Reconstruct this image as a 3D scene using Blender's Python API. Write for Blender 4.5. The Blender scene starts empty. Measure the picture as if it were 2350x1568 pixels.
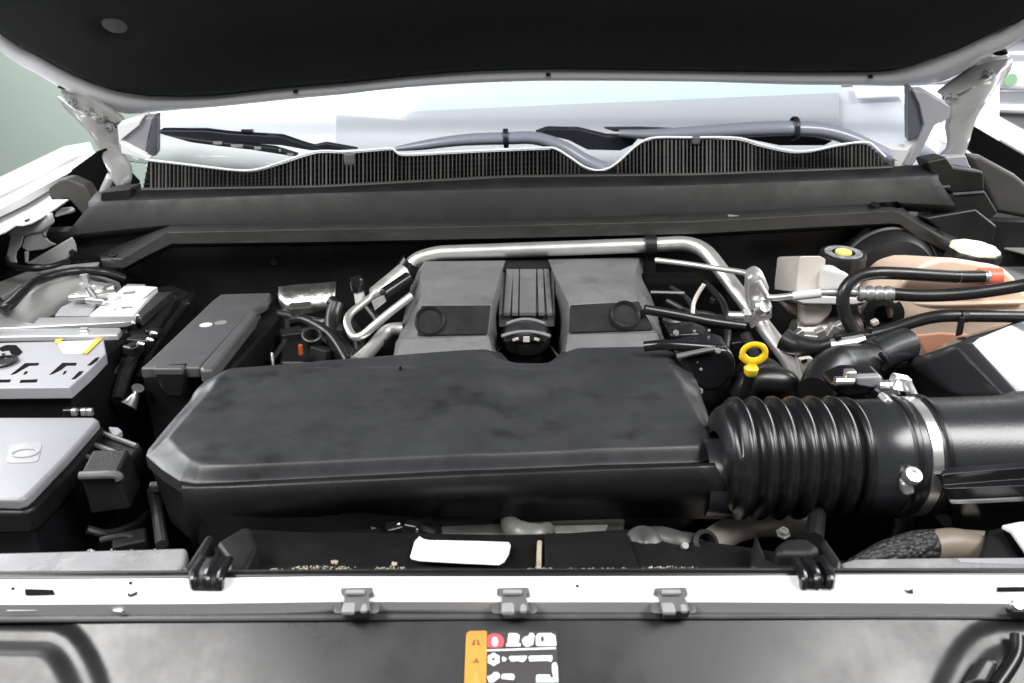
import bpy, bmesh, math, random
from mathutils import Vector, Matrix
random.seed(7)
R = math.radians
scene = bpy.context.scene
COL = scene.collection

# ------------------------------------------------------------------ camera
# Frame: x across the car, y from the grille back to the windscreen, z up; z = 0 on the white front crossmember.
PITCH = R(22.1); FPX = 1900.0; W0, H0 = 2350.0, 1568.0
CAM = Vector((0, -0.5, 0.4))
cam_d = bpy.data.cameras.new('camera'); cam = bpy.data.objects.new('camera', cam_d); COL.objects.link(cam)
cam.location = CAM; cam.rotation_euler = (R(90) - PITCH, 0, 0)
cam_d.sensor_width = 36; cam_d.lens = 36 * FPX / W0
cam_d.clip_start = 0.02; cam_d.clip_end = 100
cam_d.dof.use_dof = True; cam_d.dof.focus_distance = 0.95; cam_d.dof.aperture_fstop = 9
scene.camera = cam

# ------------------------------------------------------------------ light (indoor, white ceiling lamps, added sheen and fill lamps)
world = bpy.data.worlds.new('World'); scene.world = world; world.use_nodes = True
bg = world.node_tree.nodes['Background']; bg.inputs[0].default_value = (0.93, 0.96, 1.0, 1); bg.inputs[1].default_value = 0.14
def area(name, loc, target, sx, sy, power, col=(1, 1, 1)):
    d = bpy.data.lights.new(name, 'AREA'); d.shape = 'RECTANGLE'; d.size = sx; d.size_y = sy; d.energy = power; d.color = col
    o = bpy.data.objects.new(name, d); COL.objects.link(o); o.location = loc
    o.rotation_euler = (Vector(target) - Vector(loc)).to_track_quat('-Z', 'Y').to_euler(); return o
area('ceiling_lamp_front_left', (-1.45, -0.75, 2.1), (-0.2, 0.3, 0), 1.5, 0.9, 85, (1, 0.985, 0.97))
area('ceiling_lamp_front_right', (1.45, -0.75, 2.1), (0.2, 0.3, 0), 1.5, 0.9, 85, (1, 0.985, 0.97))
area('sheen_lamp_right', (3.2, 2.3, 1.45), (0.3, 2.0, 0.6), 4.2, 1.4, 200, (0.95, 0.97, 1))  # unseen lamp added for sheen on the air box lid
area('sheen_lamp_left', (-3.2, 1.9, 1.45), (-0.3, 1.6, 0.6), 3.8, 1.4, 145, (0.95, 0.97, 1))  # unseen lamp added for sheen on the left-hand lids
area('ceiling_lamp_rear', (-1.7, 1.8, 2.4), (0.0, 1.0, 0.2), 2.0, 2.0, 150, (0.97, 0.98, 1))
area('fill_lamp_wall', (-3.0, 2.6, 2.2), (-3.0, 4.2, 0.3), 2.4, 0.6, 12, (1, 1, 1))  # unseen fill lamp added to brighten the green wall
area('fill_lamp_car', (3.4, 2.0, 2.2), (2.8, 3.6, 0.0), 1.6, 0.6, 10, (1, 1, 1))  # unseen fill lamp added to brighten the parked car side
scene.view_settings.view_transform = 'Standard'; scene.view_settings.look = 'None'
scene.view_settings.exposure = 0.0; scene.view_settings.gamma = 1.0
scene.render.resolution_x = 1024; scene.render.resolution_y = 683
scene.render.engine = 'CYCLES'

# ------------------------------------------------------------------ placing helpers
FW = Vector((0, math.cos(PITCH), -math.sin(PITCH))); UP = Vector((0, math.sin(PITCH), math.cos(PITCH)))
def ray(px, py): return FW + Vector(((px - W0 / 2) / FPX, 0, 0)) + UP * ((H0 / 2 - py) / FPX)
def P(px, py, z=None, y=None, x=None, plane=None):
    d = ray(px, py)
    if plane is not None:
        o, n = plane; t = (o - CAM).dot(n) / d.dot(n)
    elif z is not None: t = (z - CAM.z) / d.z
    elif y is not None: t = (y - CAM.y) / d.y
    else: t = (x - CAM.x) / d.x
    return CAM + d * t
def PL(pts, **k): return [P(a, b, **k) for a, b in pts]
def PD(pts):  # each point with its own height: (px, py, z)
    return [P(a, b, z=c) for a, b, c in pts]
def PY(pts): return [P(a, b, y=c) for a, b, c in pts]
def pxsize(px_, p): return px_ / FPX * (p - CAM).dot(FW)
# zoomed crops of the photograph -> picture coordinates
def crop(ox, oy, s): return lambda a, b: (ox + a * s, oy + b * s)
Z1 = crop(0, 0, .3399); Z2 = crop(726, 0, .3707); Z3 = crop(1551.4, 0, .3399); Z4 = crop(0, 508.2, .3399)
Z5 = crop(726, 508.2, .3707); Z6 = crop(1478.8, 508.2, .3707); Z7 = crop(0, 1045.4, .3399); Z8 = crop(726, 1045.4, .3707)
Z9 = crop(1551.4, 1045.4, .3399); ZC = crop(900, 522.7, .278); ZF = crop(0, 406.5, .1574); ZB = crop(0, 624.3, .2315)
ZR = crop(1669.8, 508.2, .2895); ZL = crop(1016.4, 1415.6, .139)
def ZZ(f, pts): return [f(a, b) for a, b in pts]

# ------------------------------------------------------------------ materials
def mat(name, col, rough=0.5, metal=0.0, spec=0.5, mottle=0.0, mscale=9.0, bump=0.0, bscale=260.0, rvar=0.0,
        coat=0.0, stretch=(1, 1, 1), dust=0.0, dustcol=(0.35, 0.34, 0.32), trans=0.0, sss=0.0, smudge=0.0):
    m = bpy.data.materials.new(name); m.use_nodes = True; nt = m.node_tree; b = nt.nodes['Principled BSDF']
    b.inputs['Base Color'].default_value = (*col, 1); b.inputs['Roughness'].default_value = rough
    b.inputs['Metallic'].default_value = metal; b.inputs['Specular IOR Level'].default_value = spec
    b.inputs['Coat Weight'].default_value = coat; b.inputs['Coat Roughness'].default_value = 0.08
    if sss:
        b.inputs['Subsurface Weight'].default_value = sss; b.inputs['Subsurface Radius'].default_value = (0.03, 0.018, 0.01)
        b.inputs['Subsurface Scale'].default_value = 0.6
    tc = nt.nodes.new('ShaderNodeTexCoord'); mp = nt.nodes.new('ShaderNodeMapping'); mp.inputs['Scale'].default_value = stretch
    nt.links.new(tc.outputs['Object'], mp.inputs['Vector'])
    def noise(sc, det=4, ro=0.55):
        n = nt.nodes.new('ShaderNodeTexNoise'); n.inputs['Scale'].default_value = sc; n.inputs['Detail'].default_value = det
        n.inputs['Roughness'].default_value = ro; nt.links.new(mp.outputs[0], n.inputs['Vector']); return n
    last = None
    if mottle:
        n = noise(mscale, 5, 0.6); r = nt.nodes.new('ShaderNodeMapRange')
        r.inputs[1].default_value = 0.3; r.inputs[2].default_value = 0.7
        r.inputs[3].default_value = 1 - mottle; r.inputs[4].default_value = 1 + mottle
        nt.links.new(n.outputs[0], r.inputs[0])
        mx = nt.nodes.new('ShaderNodeVectorMath'); mx.operation = 'SCALE'; mx.inputs[0].default_value = col
        nt.links.new(r.outputs[0], mx.inputs['Scale']); last = mx.outputs[0]
    if smudge:   # oily finger marks: darker blotches with a shape of their own
        n = noise(mscale * 1.5, 3, 0.5); r = nt.nodes.new('ShaderNodeMapRange'); r.interpolation_type = 'SMOOTHSTEP'
        r.inputs[1].default_value = 0.53; r.inputs[2].default_value = 0.76; r.inputs[3].default_value = 1; r.inputs[4].default_value = 1 - smudge
        nt.links.new(n.outputs[0], r.inputs[0])
        mx = nt.nodes.new('ShaderNodeVectorMath'); mx.operation = 'SCALE'
        if last: nt.links.new(last, mx.inputs[0])
        else: mx.inputs[0].default_value = col
        nt.links.new(r.outputs[0], mx.inputs['Scale']); last = mx.outputs[0]
    if dust:
        n = noise(mscale * 2.3, 8, 0.7); r = nt.nodes.new('ShaderNodeMapRange')
        r.inputs[1].default_value = 0.52; r.inputs[2].default_value = 0.8; r.inputs[3].default_value = 0; r.inputs[4].default_value = dust
        nt.links.new(n.outputs[0], r.inputs[0])
        mx = nt.nodes.new('ShaderNodeMix'); mx.data_type = 'RGBA'
        nt.links.new(r.outputs[0], mx.inputs[0]); mx.inputs[7].default_value = (*dustcol, 1)
        if last: nt.links.new(last, mx.inputs[6])
        else: mx.inputs[6].default_value = (*col, 1)
        last = mx.outputs[2]
    if last: nt.links.new(last, b.inputs['Base Color'])
    if rvar:
        n = noise(mscale * 1.7, 6, 0.65); r = nt.nodes.new('ShaderNodeMapRange')
        r.inputs[1].default_value = 0.3; r.inputs[2].default_value = 0.7
        r.inputs[3].default_value = max(0.03, rough - rvar); r.inputs[4].default_value = min(1, rough + rvar)
        nt.links.new(n.outputs[0], r.inputs[0]); nt.links.new(r.outputs[0], b.inputs['Roughness'])
    if bump:
        n = noise(bscale, 3, 0.5); bp = nt.nodes.new('ShaderNodeBump'); bp.inputs['Strength'].default_value = bump
        bp.inputs['Distance'].default_value = 0.0015
        nt.links.new(n.outputs[0], bp.inputs['Height']); nt.links.new(bp.outputs[0], b.inputs['Normal'])
    return m
M = {}
M['paint'] = mat('white_body_paint', (0.78, 0.78, 0.79), 0.32, coat=0.6, mottle=0.02, rvar=0.06)
M['paint_primer'] = mat('grey_inner_paint', (0.42, 0.42, 0.42), 0.42, coat=0.2, mottle=0.08, dust=0.15, dustcol=(.2, .19, .18))
M['hinge'] = mat('painted_hinge_steel', (0.27, 0.27, 0.265), 0.33, coat=0.3, mottle=0.15, mscale=20, rvar=.08)
M['liner'] = mat('black_felt_liner', (0.011, 0.012, 0.012), 0.9, spec=0.25, mottle=0.2, mscale=5, bump=0.5, bscale=420)
M['cover'] = mat('grained_charcoal_plastic', (0.030, 0.031, 0.034), 0.40, spec=0.5, mottle=0.16, mscale=13, bump=0.10, bscale=1500, rvar=0.12, stretch=(1, 1.3, 1), smudge=0.5)
M['cover2'] = mat('dusty_sheen_plastic', (0.135, 0.136, 0.14), 0.45, spec=0.5, mottle=0.16, mscale=16, bump=0.10, bscale=1500, rvar=0.08, dust=0.16, smudge=0.3)  # base lifted to paint sheen on the humps, with dust on top
M['cover_dark'] = mat('shadowed_charcoal_plastic', (0.010, 0.0105, 0.011), 0.62, spec=0.2, mottle=0.6, mscale=40)  # cover plastic darkened: shadow of recess faces and rear edge in the colour
M['cover_dark2'] = mat('olive_black_plastic', (0.022, 0.024, 0.022), 0.4, spec=0.35, mottle=0.2, mscale=40)
M['cowl'] = mat('black_cowl_plastic', (0.009, 0.0095, 0.009), 0.5, spec=0.33, mottle=0.35, mscale=10, bump=0.2, bscale=700, rvar=0.12, dust=0.06, dustcol=(.07, .07, .065))
M['cowl_lip'] = mat('grey_cowl_lip', (0.026, 0.026, 0.025), 0.45, mottle=0.3, mscale=22, dust=0.3, dustcol=(.12, .115, .11), stretch=(.5, 2, 2))
M['black'] = mat('black_plastic', (0.0085, 0.0085, 0.009), 0.42, spec=0.4, mottle=0.2, rvar=0.12, bump=0.15, bscale=600)
M['black_gloss'] = mat('gloss_black_plastic', (0.010, 0.010, 0.012), 0.2, spec=0.5, mottle=0.1, rvar=0.03)
M['duct'] = mat('satin_black_duct', (0.02, 0.021, 0.024), 0.27, spec=0.6, mottle=0.08, rvar=0.02, bump=0.06, bscale=500)
M['rubber'] = mat('black_rubber', (0.008, 0.008, 0.009), 0.27, spec=0.5, mottle=0.15, mscale=25)
M['hose'] = mat('black_hose_rubber', (0.012, 0.012, 0.012), 0.32, spec=0.5, mottle=0.15, mscale=30, rvar=0.08)
M['deep'] = mat('near_black_bay', (0.004, 0.004, 0.004), 0.8, spec=0.08, mottle=0.3)  # near-black for bay floor, gap panels, slots and holes
M['alu'] = mat('brushed_aluminium', (0.86, 0.85, 0.82), 0.34, 0.85, mottle=0.04, mscale=18, rvar=0.04)
M['alu_dull'] = mat('dull_aluminium', (0.66, 0.65, 0.63), 0.44, 0.8, mottle=0.12, mscale=30, rvar=0.08)
M['steel'] = mat('zinc_steel', (0.78, 0.78, 0.77), 0.28, 0.9, mottle=0.06, mscale=30)
M['foil'] = mat('crinkled_foil', (0.6, 0.6, 0.58), 0.35, 1.0, mottle=0.25, mscale=40, bump=1.0, bscale=70)
M['lilac'] = mat('pale_grey_plastic', (0.30, 0.30, 0.325), 0.38, mottle=0.06, rvar=0.06, bump=0.1)
M['lid'] = mat('satin_grey_lid', (0.22, 0.22, 0.24), 0.34, spec=0.5, mottle=0.06, rvar=0.06, bump=0.06, bscale=1500)
M['fuse'] = mat('dark_grey_fuse_box', (0.075, 0.076, 0.079), 0.42, mottle=0.1, mscale=14, bump=0.08, bscale=1500, rvar=0.08, dust=0.06)
M['white'] = mat('white_sticker', (0.82, 0.82, 0.82), 0.45, mottle=0.02)
M['print'] = mat('grey_print', (0.2, 0.2, 0.21), 0.5, mottle=0.6, mscale=120)
M['yellow'] = mat('yellow_plastic', (0.86, 0.56, 0.02), 0.32, mottle=0.06, mscale=40)
M['yellow_label'] = mat('yellow_label', (0.8, 0.5, 0.04), 0.5)
M['orange'] = mat('orange_label', (0.66, 0.27, 0.03), 0.45, mottle=0.12, mscale=60)
M['red'] = mat('red_label', (0.62, 0.07, 0.09), 0.45)
M['brown'] = mat('brown_ink', (0.22, 0.07, 0.02), 0.5)
M['labelblack'] = mat('label_black', (0.035, 0.033, 0.036), 0.4)
M['tank'] = mat('peach_translucent_plastic', (0.86, 0.66, 0.52), 0.34, sss=0.25, mottle=0.06, mscale=14, bump=0.05, bscale=200)
M['coolant'] = mat('orange_coolant_tint', (0.74, 0.36, 0.23), 0.36, mottle=0.08)
M['milky'] = mat('milky_plastic', (0.60, 0.56, 0.51), 0.38, mottle=0.08, mscale=18)
M['milky_white'] = mat('milky_white_plastic', (0.62, 0.62, 0.61), 0.35, mottle=0.06)
M['cap_pale'] = mat('pale_yellow_cap_print', (0.66, 0.66, 0.5), 0.4, mottle=0.2, mscale=50)
M['front'] = mat('grey_fascia_plastic', (0.014, 0.014, 0.0145), 0.33, spec=0.55, mottle=0.4, mscale=6, rvar=0.12, bump=0.03, bscale=1500)
M['front_lip'] = mat('grey_fascia_lip', (0.20, 0.20, 0.20), 0.5, mottle=0.45, mscale=26, dust=0.6, dustcol=(.55, .55, .55), stretch=(1, 3, 3))
M['clip'] = mat('grey_clip_plastic', (0.10, 0.10, 0.10), 0.4, mottle=0.2, mscale=40)
M['ledge'] = mat('satin_grey_ledge', (0.2, 0.2, 0.205), 0.34, mottle=0.2, mscale=18, rvar=0.15, dust=0.3, dustcol=(.6, .6, .58))
M['wiper'] = mat('blue_grey_wiper_arm', (0.22, 0.24, 0.29), 0.3, mottle=0.05, coat=0.3)
M['blade'] = mat('navy_black_blade', (0.012, 0.014, 0.02), 0.4, mottle=0.1)
M['wall'] = mat('pale_green_wall', (0.36, 0.43, 0.375), 0.85, mottle=0.03, mscale=2)
M['pale'] = mat('pale_reflection_panel', (0.52, 0.515, 0.54), 0.6, mottle=0.02)  # grey windscreen reflection as a board colour
M['pale_lilac'] = mat('lilac_reflection_panel', (0.70, 0.70, 0.76), 0.6, mottle=0.02)
M['teal'] = mat('teal_reflection_band', (0.60, 0.74, 0.76), 0.6, mottle=0.03)  # teal windscreen reflection as a board colour
M['emblem_grey'] = mat('embossed_grey', (0.26, 0.26, 0.275), 0.3, mottle=0.2, mscale=60)
M['strut_grey'] = mat('satin_grey_metal', (0.33, 0.33, 0.325), 0.36, 0.2, mottle=0.15, mscale=14, rvar=0.1)
M['strut_dark'] = mat('grimy_grey_metal', (0.055, 0.055, 0.053), 0.42, 0.2, mottle=0.4, mscale=30, rvar=0.1)
M['boot'] = mat('grey_black_boot', (0.05, 0.048, 0.044), 0.6, mottle=0.2)
M['print_dark'] = mat('slate_rubber', (0.09, 0.095, 0.115), 0.5)
M['front_step'] = mat('fascia_step', (0.045, 0.045, 0.045), 0.45, mottle=0.2, mscale=12, rvar=0.1, dust=0.1)
M['clip_light'] = mat('light_grey_clip', (0.27, 0.27, 0.275), 0.4, mottle=0.2, mscale=60)
M['orange_deep'] = mat('deep_orange_ink', (0.80, 0.30, 0.05), 0.5)
M['strap_metal'] = mat('strap_metal', (0.42, 0.42, 0.43), 0.3, 0.5, mottle=0.25, mscale=14, stretch=(.3, 3, 3))
M['box_lid'] = mat('glossy_black_lid', (0.03, 0.031, 0.034), 0.3, spec=0.6, mottle=0.06, coat=1.0)
M['paint_shaded'] = mat('white_shaded_paint', (0.52, 0.52, 0.53), 0.34, coat=0.4, mottle=0.03, rvar=0.05)  # body white darkened for the shadow under the raised hood
M['loom'] = mat('corrugated_loom_sleeve', (0.02, 0.02, 0.021), 0.38, mottle=0.4, mscale=160)
M['plate_lip'] = mat('worn_grey_lip', (0.14, 0.14, 0.135), 0.4, 0.2, mottle=0.3, mscale=40)
M['pale_white'] = mat('white_glare_panel', (0.74, 0.74, 0.75), 0.6)  # white windscreen glare put into the colour
M['brown_hose'] = mat('brown_hose', (0.18, 0.15, 0.12), 0.45, mottle=0.1)
M['grit'] = mat('dried_mud_grit', (0.33, 0.29, 0.22), 0.9, mottle=0.4, mscale=90)
M['beige'] = mat('beige_metal', (0.52, 0.47, 0.40), 0.45, 0.3, mottle=0.1)
M['grey_car'] = mat('silver_car_paint', (0.36, 0.36, 0.39), 0.25, 0.3, coat=0.6)
M['greendot'] = mat('green_sticker', (0.25, 0.42, 0.25), 0.6)
# braided sleeve
def braid():
    m = mat('braided_sleeve', (0.03, 0.03, 0.03), 0.5)
    nt = m.node_tree; b = nt.nodes['Principled BSDF']; tc = nt.nodes.new('ShaderNodeTexCoord')
    v = nt.nodes.new('ShaderNodeTexVoronoi'); v.inputs['Scale'].default_value = 220
    nt.links.new(tc.outputs['Object'], v.inputs['Vector'])
    bp = nt.nodes.new('ShaderNodeBump'); bp.inputs['Strength'].default_value = 1; bp.inputs['Distance'].default_value = .003; bp.invert = True
    nt.links.new(v.outputs['Distance'], bp.inputs['Height']); nt.links.new(bp.outputs[0], b.inputs['Normal']); return m
M['braid'] = braid()
def glass_mat():
    m = bpy.data.materials.new('windscreen_glass'); m.use_nodes = True; nt = m.node_tree; nt.nodes.clear()
    out = nt.nodes.new('ShaderNodeOutputMaterial'); mx = nt.nodes.new('ShaderNodeMixShader')
    tr = nt.nodes.new('ShaderNodeBsdfTransparent'); tr.inputs[0].default_value = (0.96, 0.975, 0.98, 1)
    gl = nt.nodes.new('ShaderNodeBsdfGlossy'); gl.inputs[1].default_value = 0.09
    fr = nt.nodes.new('ShaderNodeLayerWeight'); pw = nt.nodes.new('ShaderNodeMath'); pw.operation = 'POWER'; pw.inputs[1].default_value = 4.0
    ad = nt.nodes.new('ShaderNodeMath'); ad.operation = 'ADD'; ad.inputs[1].default_value = 0.03; ad.use_clamp = True
    nt.links.new(fr.outputs['Facing'], pw.inputs[0]); nt.links.new(pw.outputs[0], ad.inputs[0])
    nt.links.new(ad.outputs[0], mx.inputs[0]); nt.links.new(tr.outputs[0], mx.inputs[1]); nt.links.new(gl.outputs[0], mx.inputs[2])
    nt.links.new(mx.outputs[0], out.inputs[0]); return m
M['glass'] = glass_mat()

# ------------------------------------------------------------------ object helpers
def thing(name, label, cat, base, group=None, kind=None):
    o = bpy.data.objects.new(name, None); COL.objects.link(o); o.location = base; o.empty_display_size = 0.02
    o['label'] = label; o['category'] = cat
    if group: o['group'] = group
    if kind: o['kind'] = kind
    return o
def world_off(par):
    v = Vector((0, 0, 0))
    while par: v += par.location; par = par.parent
    return v
class MB:
    def __init__(s): s.v = []; s.f = []
    def add(s, vs, fs):
        n = len(s.v); s.v += [Vector(q) for q in vs]; s.f += [[i + n for i in f] for f in fs]; return s
    def build(s, name, m, par=None, bevel=0, seg=2, ang=30, sharp=35, smooth=True, solid=0, subsurf=0, label=None, kind=None, cat=None, group=None, soff=-1):
        me = bpy.data.meshes.new(name); me.from_pydata([tuple(q) for q in s.v], [], s.f); me.update()
        bm = bmesh.new(); bm.from_mesh(me)
        if not solid: bmesh.ops.recalc_face_normals(bm, faces=bm.faces)
        bm.to_mesh(me); bm.free()
        me.materials.append(M[m] if isinstance(m, str) else m)
        if smooth:
            me.shade_smooth(); me.set_sharp_from_angle(angle=R(sharp))
        o = bpy.data.objects.new(name, me); COL.objects.link(o)
        if par: o.parent = par; o.location = -world_off(par)
        if solid:
            md = o.modifiers.new('thickness', 'SOLIDIFY'); md.thickness = solid; md.offset = soff
        if bevel:
            md = o.modifiers.new('bevel', 'BEVEL'); md.width = bevel; md.segments = seg; md.limit_method = 'ANGLE'; md.angle_limit = R(ang); md.harden_normals = smooth
        if subsurf:
            md = o.modifiers.new('subsurf', 'SUBSURF'); md.levels = subsurf; md.render_levels = subsurf
        if label: o['label'] = label
        if kind: o['kind'] = kind
        if cat: o['category'] = cat
        if group: o['group'] = group
        return o
    # -- shapes
    def prism(s, top, dz=None, bot=None, taper=0.0):
        top = [Vector(q) for q in top]; n = len(top)
        if bot is None:
            off = dz if isinstance(dz, Vector) else Vector((0, 0, dz))
            c = sum(top, Vector()) / n
            bot = [q + off + (q - c) * taper for q in top]
        return s.add(top + list(bot), [list(range(n)), list(range(2 * n - 1, n - 1, -1))] + [[i, i + n, (i + 1) % n + n, (i + 1) % n] for i in range(n)])
    def box(s, c, sx, sy, sz, rot=None):
        c = Vector(c); vs = []
        for k in ((-1, -1, -1), (1, -1, -1), (1, 1, -1), (-1, 1, -1), (-1, -1, 1), (1, -1, 1), (1, 1, 1), (-1, 1, 1)):
            q = Vector((k[0] * sx / 2, k[1] * sy / 2, k[2] * sz / 2))
            if rot: q = rot @ q
            vs.append(c + q)
        return s.add(vs, [[0, 3, 2, 1], [4, 5, 6, 7], [0, 1, 5, 4], [1, 2, 6, 5], [2, 3, 7, 6], [3, 0, 4, 7]])
    def tube(s, path, r, n=14, cap=True, sub=True, flat=1.0, flatdir=None):
        pts = smooth_path(path) if sub else [Vector(q) for q in path]
        k = len(pts); rs = r if isinstance(r, (list, tuple)) else [r] * 2
        vs = []; up = None
        for i, q in enumerate(pts):
            t = (pts[min(i + 1, k - 1)] - pts[max(i - 1, 0)]).normalized()
            if up is None:
                up = Vector((0, 0, 1)) if abs(t.z) < 0.9 else Vector((0, 1, 0))
            a = (up - t * up.dot(t)).normalized(); up = a; b = t.cross(a)
            u = i / (k - 1); rr = lerp_list(rs, u)
            for j in range(n):
                th = 2 * math.pi * j / n
                vs.append(q + a * (rr * math.cos(th) * flat) + b * (rr * math.sin(th)))
        fs = [[i * n + j, i * n + (j + 1) % n, (i + 1) * n + (j + 1) % n, (i + 1) * n + j] for i in range(k - 1) for j in range(n)]
        if cap: fs += [list(range(n))[::-1], list(range((k - 1) * n, k * n))]
        return s.add(vs, fs)
    def lathe(s, prof, o, axis, n=40, cap=False, sq=None):
        # prof: (distance along axis, radius)
        ax = Vector(axis).normalized(); a = Vector((0, 0, 1)) if abs(ax.z) < .9 else Vector((0, 1, 0))
        a = (a - ax * a.dot(ax)).normalized(); b = ax.cross(a); o = Vector(o); vs = []
        for d, r in prof:
            for j in range(n):
                th = 2 * math.pi * j / n; k = r * (sq(th) if sq else 1)
                vs.append(o + ax * d + a * (k * math.cos(th)) + b * (k * math.sin(th)))
        m = len(prof)
        fs = [[i * n + j, i * n + (j + 1) % n, (i + 1) * n + (j + 1) % n, (i + 1) * n + j] for i in range(m - 1) for j in range(n)]
        if cap: fs += [list(range(n))[::-1], list(range((m - 1) * n, m * n))]
        return s.add(vs, fs)
    def loft(s, curves, n=None, closed=False):
        cs = [resample(c, n) if n else [Vector(q) for q in c] for c in curves]; k = len(cs[0])
        vs = [q for c in cs for q in c]
        fs = []
        for i in range(len(cs) - 1):
            for j in range(k - (0 if closed else 1)):
                j2 = (j + 1) % k; fs.append([i * k + j, i * k + j2, (i + 1) * k + j2, (i + 1) * k + j])
        return s.add(vs, fs)
def lerp_list(l, u):
    x = u * (len(l) - 1); i = min(int(x), len(l) - 2); return l[i] + (l[i + 1] - l[i]) * (x - i)
def resample(c, n):
    c = [Vector(q) for q in c]; d = [0]
    for i in range(1, len(c)): d.append(d[-1] + (c[i] - c[i - 1]).length)
    out = []; j = 0
    for k in range(n):
        t = d[-1] * k / (n - 1)
        while j < len(c) - 2 and d[j + 1] < t: j += 1
        w = (t - d[j]) / max(1e-9, d[j + 1] - d[j]); out.append(c[j].lerp(c[j + 1], min(1, max(0, w))))
    return out
def smooth_path(pts, k=8):
    p = [Vector(q) for q in pts]
    if len(p) < 3: return p
    out = []
    for i in range(len(p) - 1):
        a = p[max(i - 1, 0)]; b = p[i]; c = p[i + 1]; d = p[min(i + 2, len(p) - 1)]
        for j in range(k):
            t = j / k; t2 = t * t; t3 = t2 * t
            out.append(0.5 * ((2 * b) + (c - a) * t + (2 * a - 5 * b + 4 * c - d) * t2 + (3 * b - a - 3 * c + d) * t3))
    out.append(p[-1]); return out
def round_path(pts, rad, k=6):   # straight runs with round bends
    p = [Vector(q) for q in pts]; out = [p[0]]
    for i in range(1, len(p) - 1):
        a = (p[i - 1] - p[i]); b = (p[i + 1] - p[i]); r = min(rad, a.length * .48, b.length * .48)
        A = p[i] + a.normalized() * r; B = p[i] + b.normalized() * r
        for j in range(k + 1):
            t = j / k; out.append(A * (1 - t) ** 2 + p[i] * 2 * t * (1 - t) + B * t * t)
    out.append(p[-1]); return out
def sstep(x): x = min(1, max(0, x)); return x * x * (3 - 2 * x)
def chains(poly):  # x-monotone polygon -> lower(x), upper(x)
    xs = [q[0] for q in poly]; x0, x1 = min(xs), max(xs)
    def at(x):
        ys = []
        n = len(poly)
        for i in range(n):
            a = poly[i]; b = poly[(i + 1) % n]
            if (a[0] - x) * (b[0] - x) <= 0 and abs(a[0] - b[0]) > 1e-12:
                ys.append(a[1] + (b[1] - a[1]) * (x - a[0]) / (b[0] - a[0]))
            elif abs(a[0] - x) < 1e-12: ys.append(a[1])
        return min(ys), max(ys)
    return x0, x1, at
def seg_dist(poly, x, y):
    best = 9; n = len(poly)
    for i in range(n):
        ax, ay = poly[i][0], poly[i][1]; bx, by = poly[(i + 1) % n][0], poly[(i + 1) % n][1]
        dx, dy = bx - ax, by - ay; l = dx * dx + dy * dy
        t = 0 if l == 0 else max(0, min(1, ((x - ax) * dx + (y - ay) * dy) / l))
        d = math.hypot(x - ax - t * dx, y - ay - t * dy)
        if d < best: best = d
    return best
def field(poly, h, skirt=0.05, nx=90, ny=40, tf=None, skirt_taper=0.0):
    """A moulded cover: a height field h(x, y, distance from rim) over an outline, with a skirt below its rim."""
    poly = [(q[0], q[1]) for q in poly]; x0, x1, at = chains(poly)
    xs = sorted(set([x0 + (x1 - x0) * (0.5 - 0.5 * math.cos(math.pi * i / nx)) * 1.0 for i in range(nx + 1)] + [q[0] for q in poly]))
    xs2 = [xs[0]]
    for x in xs[1:]:
        if x - xs2[-1] > (x1 - x0) * 1e-3: xs2.append(x)
    xs2[-1] = x1; xs = xs2
    eps = (x1 - x0) * 2e-4; mb = MB(); vs = []; 
    for x in xs:
        lo, hi = at(min(x1 - eps, max(x0 + eps, x)))
        for j in range(ny + 1):
            v = 0.5 - 0.5 * math.cos(math.pi * j / ny); y = lo + (hi - lo) * v
            d = seg_dist(poly, x, y); vs.append(Vector((x, y, h(x, y, d))))
    k = ny + 1; n = len(xs); fs = []
    for i in range(n - 1):
        for j in range(ny): fs.append([i * k + j, (i + 1) * k + j, (i + 1) * k + j + 1, i * k + j + 1])
    rim = [i * k for i in range(n)] + [(n - 1) * k + j for j in range(1, k)] + [i * k + ny for i in range(n - 2, -1, -1)] + [j for j in range(ny - 1, 0, -1)]
    if skirt:
        b0 = len(vs); c = sum((vs[i] for i in rim), Vector()) / len(rim)
        for i in rim:
            q = vs[i].copy(); q.z -= skirt; q.x += (c.x - q.x) * skirt_taper; q.y += (c.y - q.y) * skirt_taper; vs.append(q)
        m = len(rim)
        for a in range(m): fs.append([rim[a], rim[(a + 1) % m], b0 + (a + 1) % m, b0 + a])
    if tf: vs = [tf(q) for q in vs]
    return mb.add(vs, fs)
def rounded(poly, rad, k=4):
    p = [Vector(q) for q in poly]; n = len(p); out = []
    for i in range(n):
        a = p[i - 1] - p[i]; b = p[(i + 1) % n] - p[i]; r = min(rad, a.length * .45, b.length * .45)
        A = p[i] + a.normalized() * r; B = p[i] + b.normalized() * r
        for j in range(k + 1):
            t = j / k; out.append(A * (1 - t) ** 2 + p[i] * 2 * t * (1 - t) + B * t * t)
    return out
def bolt(name, c, axis, r, h, par, m='steel', hexa=True):
    mb = MB(); mb.lathe([(0, 0.0001), (0, r * 1.5), (h * .3, r * 1.5), (h * .3, r), (h, r), (h, r * .6), (h * .8, r * .55), (h * .8, 0.0001)], c, axis, n=6 if hexa else 16)
    return mb.build(name, m, par, sharp=20)
def slab(name, pts, th, m, par, up=Vector((0, 0, 1)), bevel=0, **k):
    """A thin flat piece lying on a surface: outline pts, thickness th along up."""
    mb = MB(); top = [Vector(q) + up * th for q in pts]; mb.prism(top, -up * th); return mb.build(name, m, par, bevel=bevel, **k)

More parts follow.
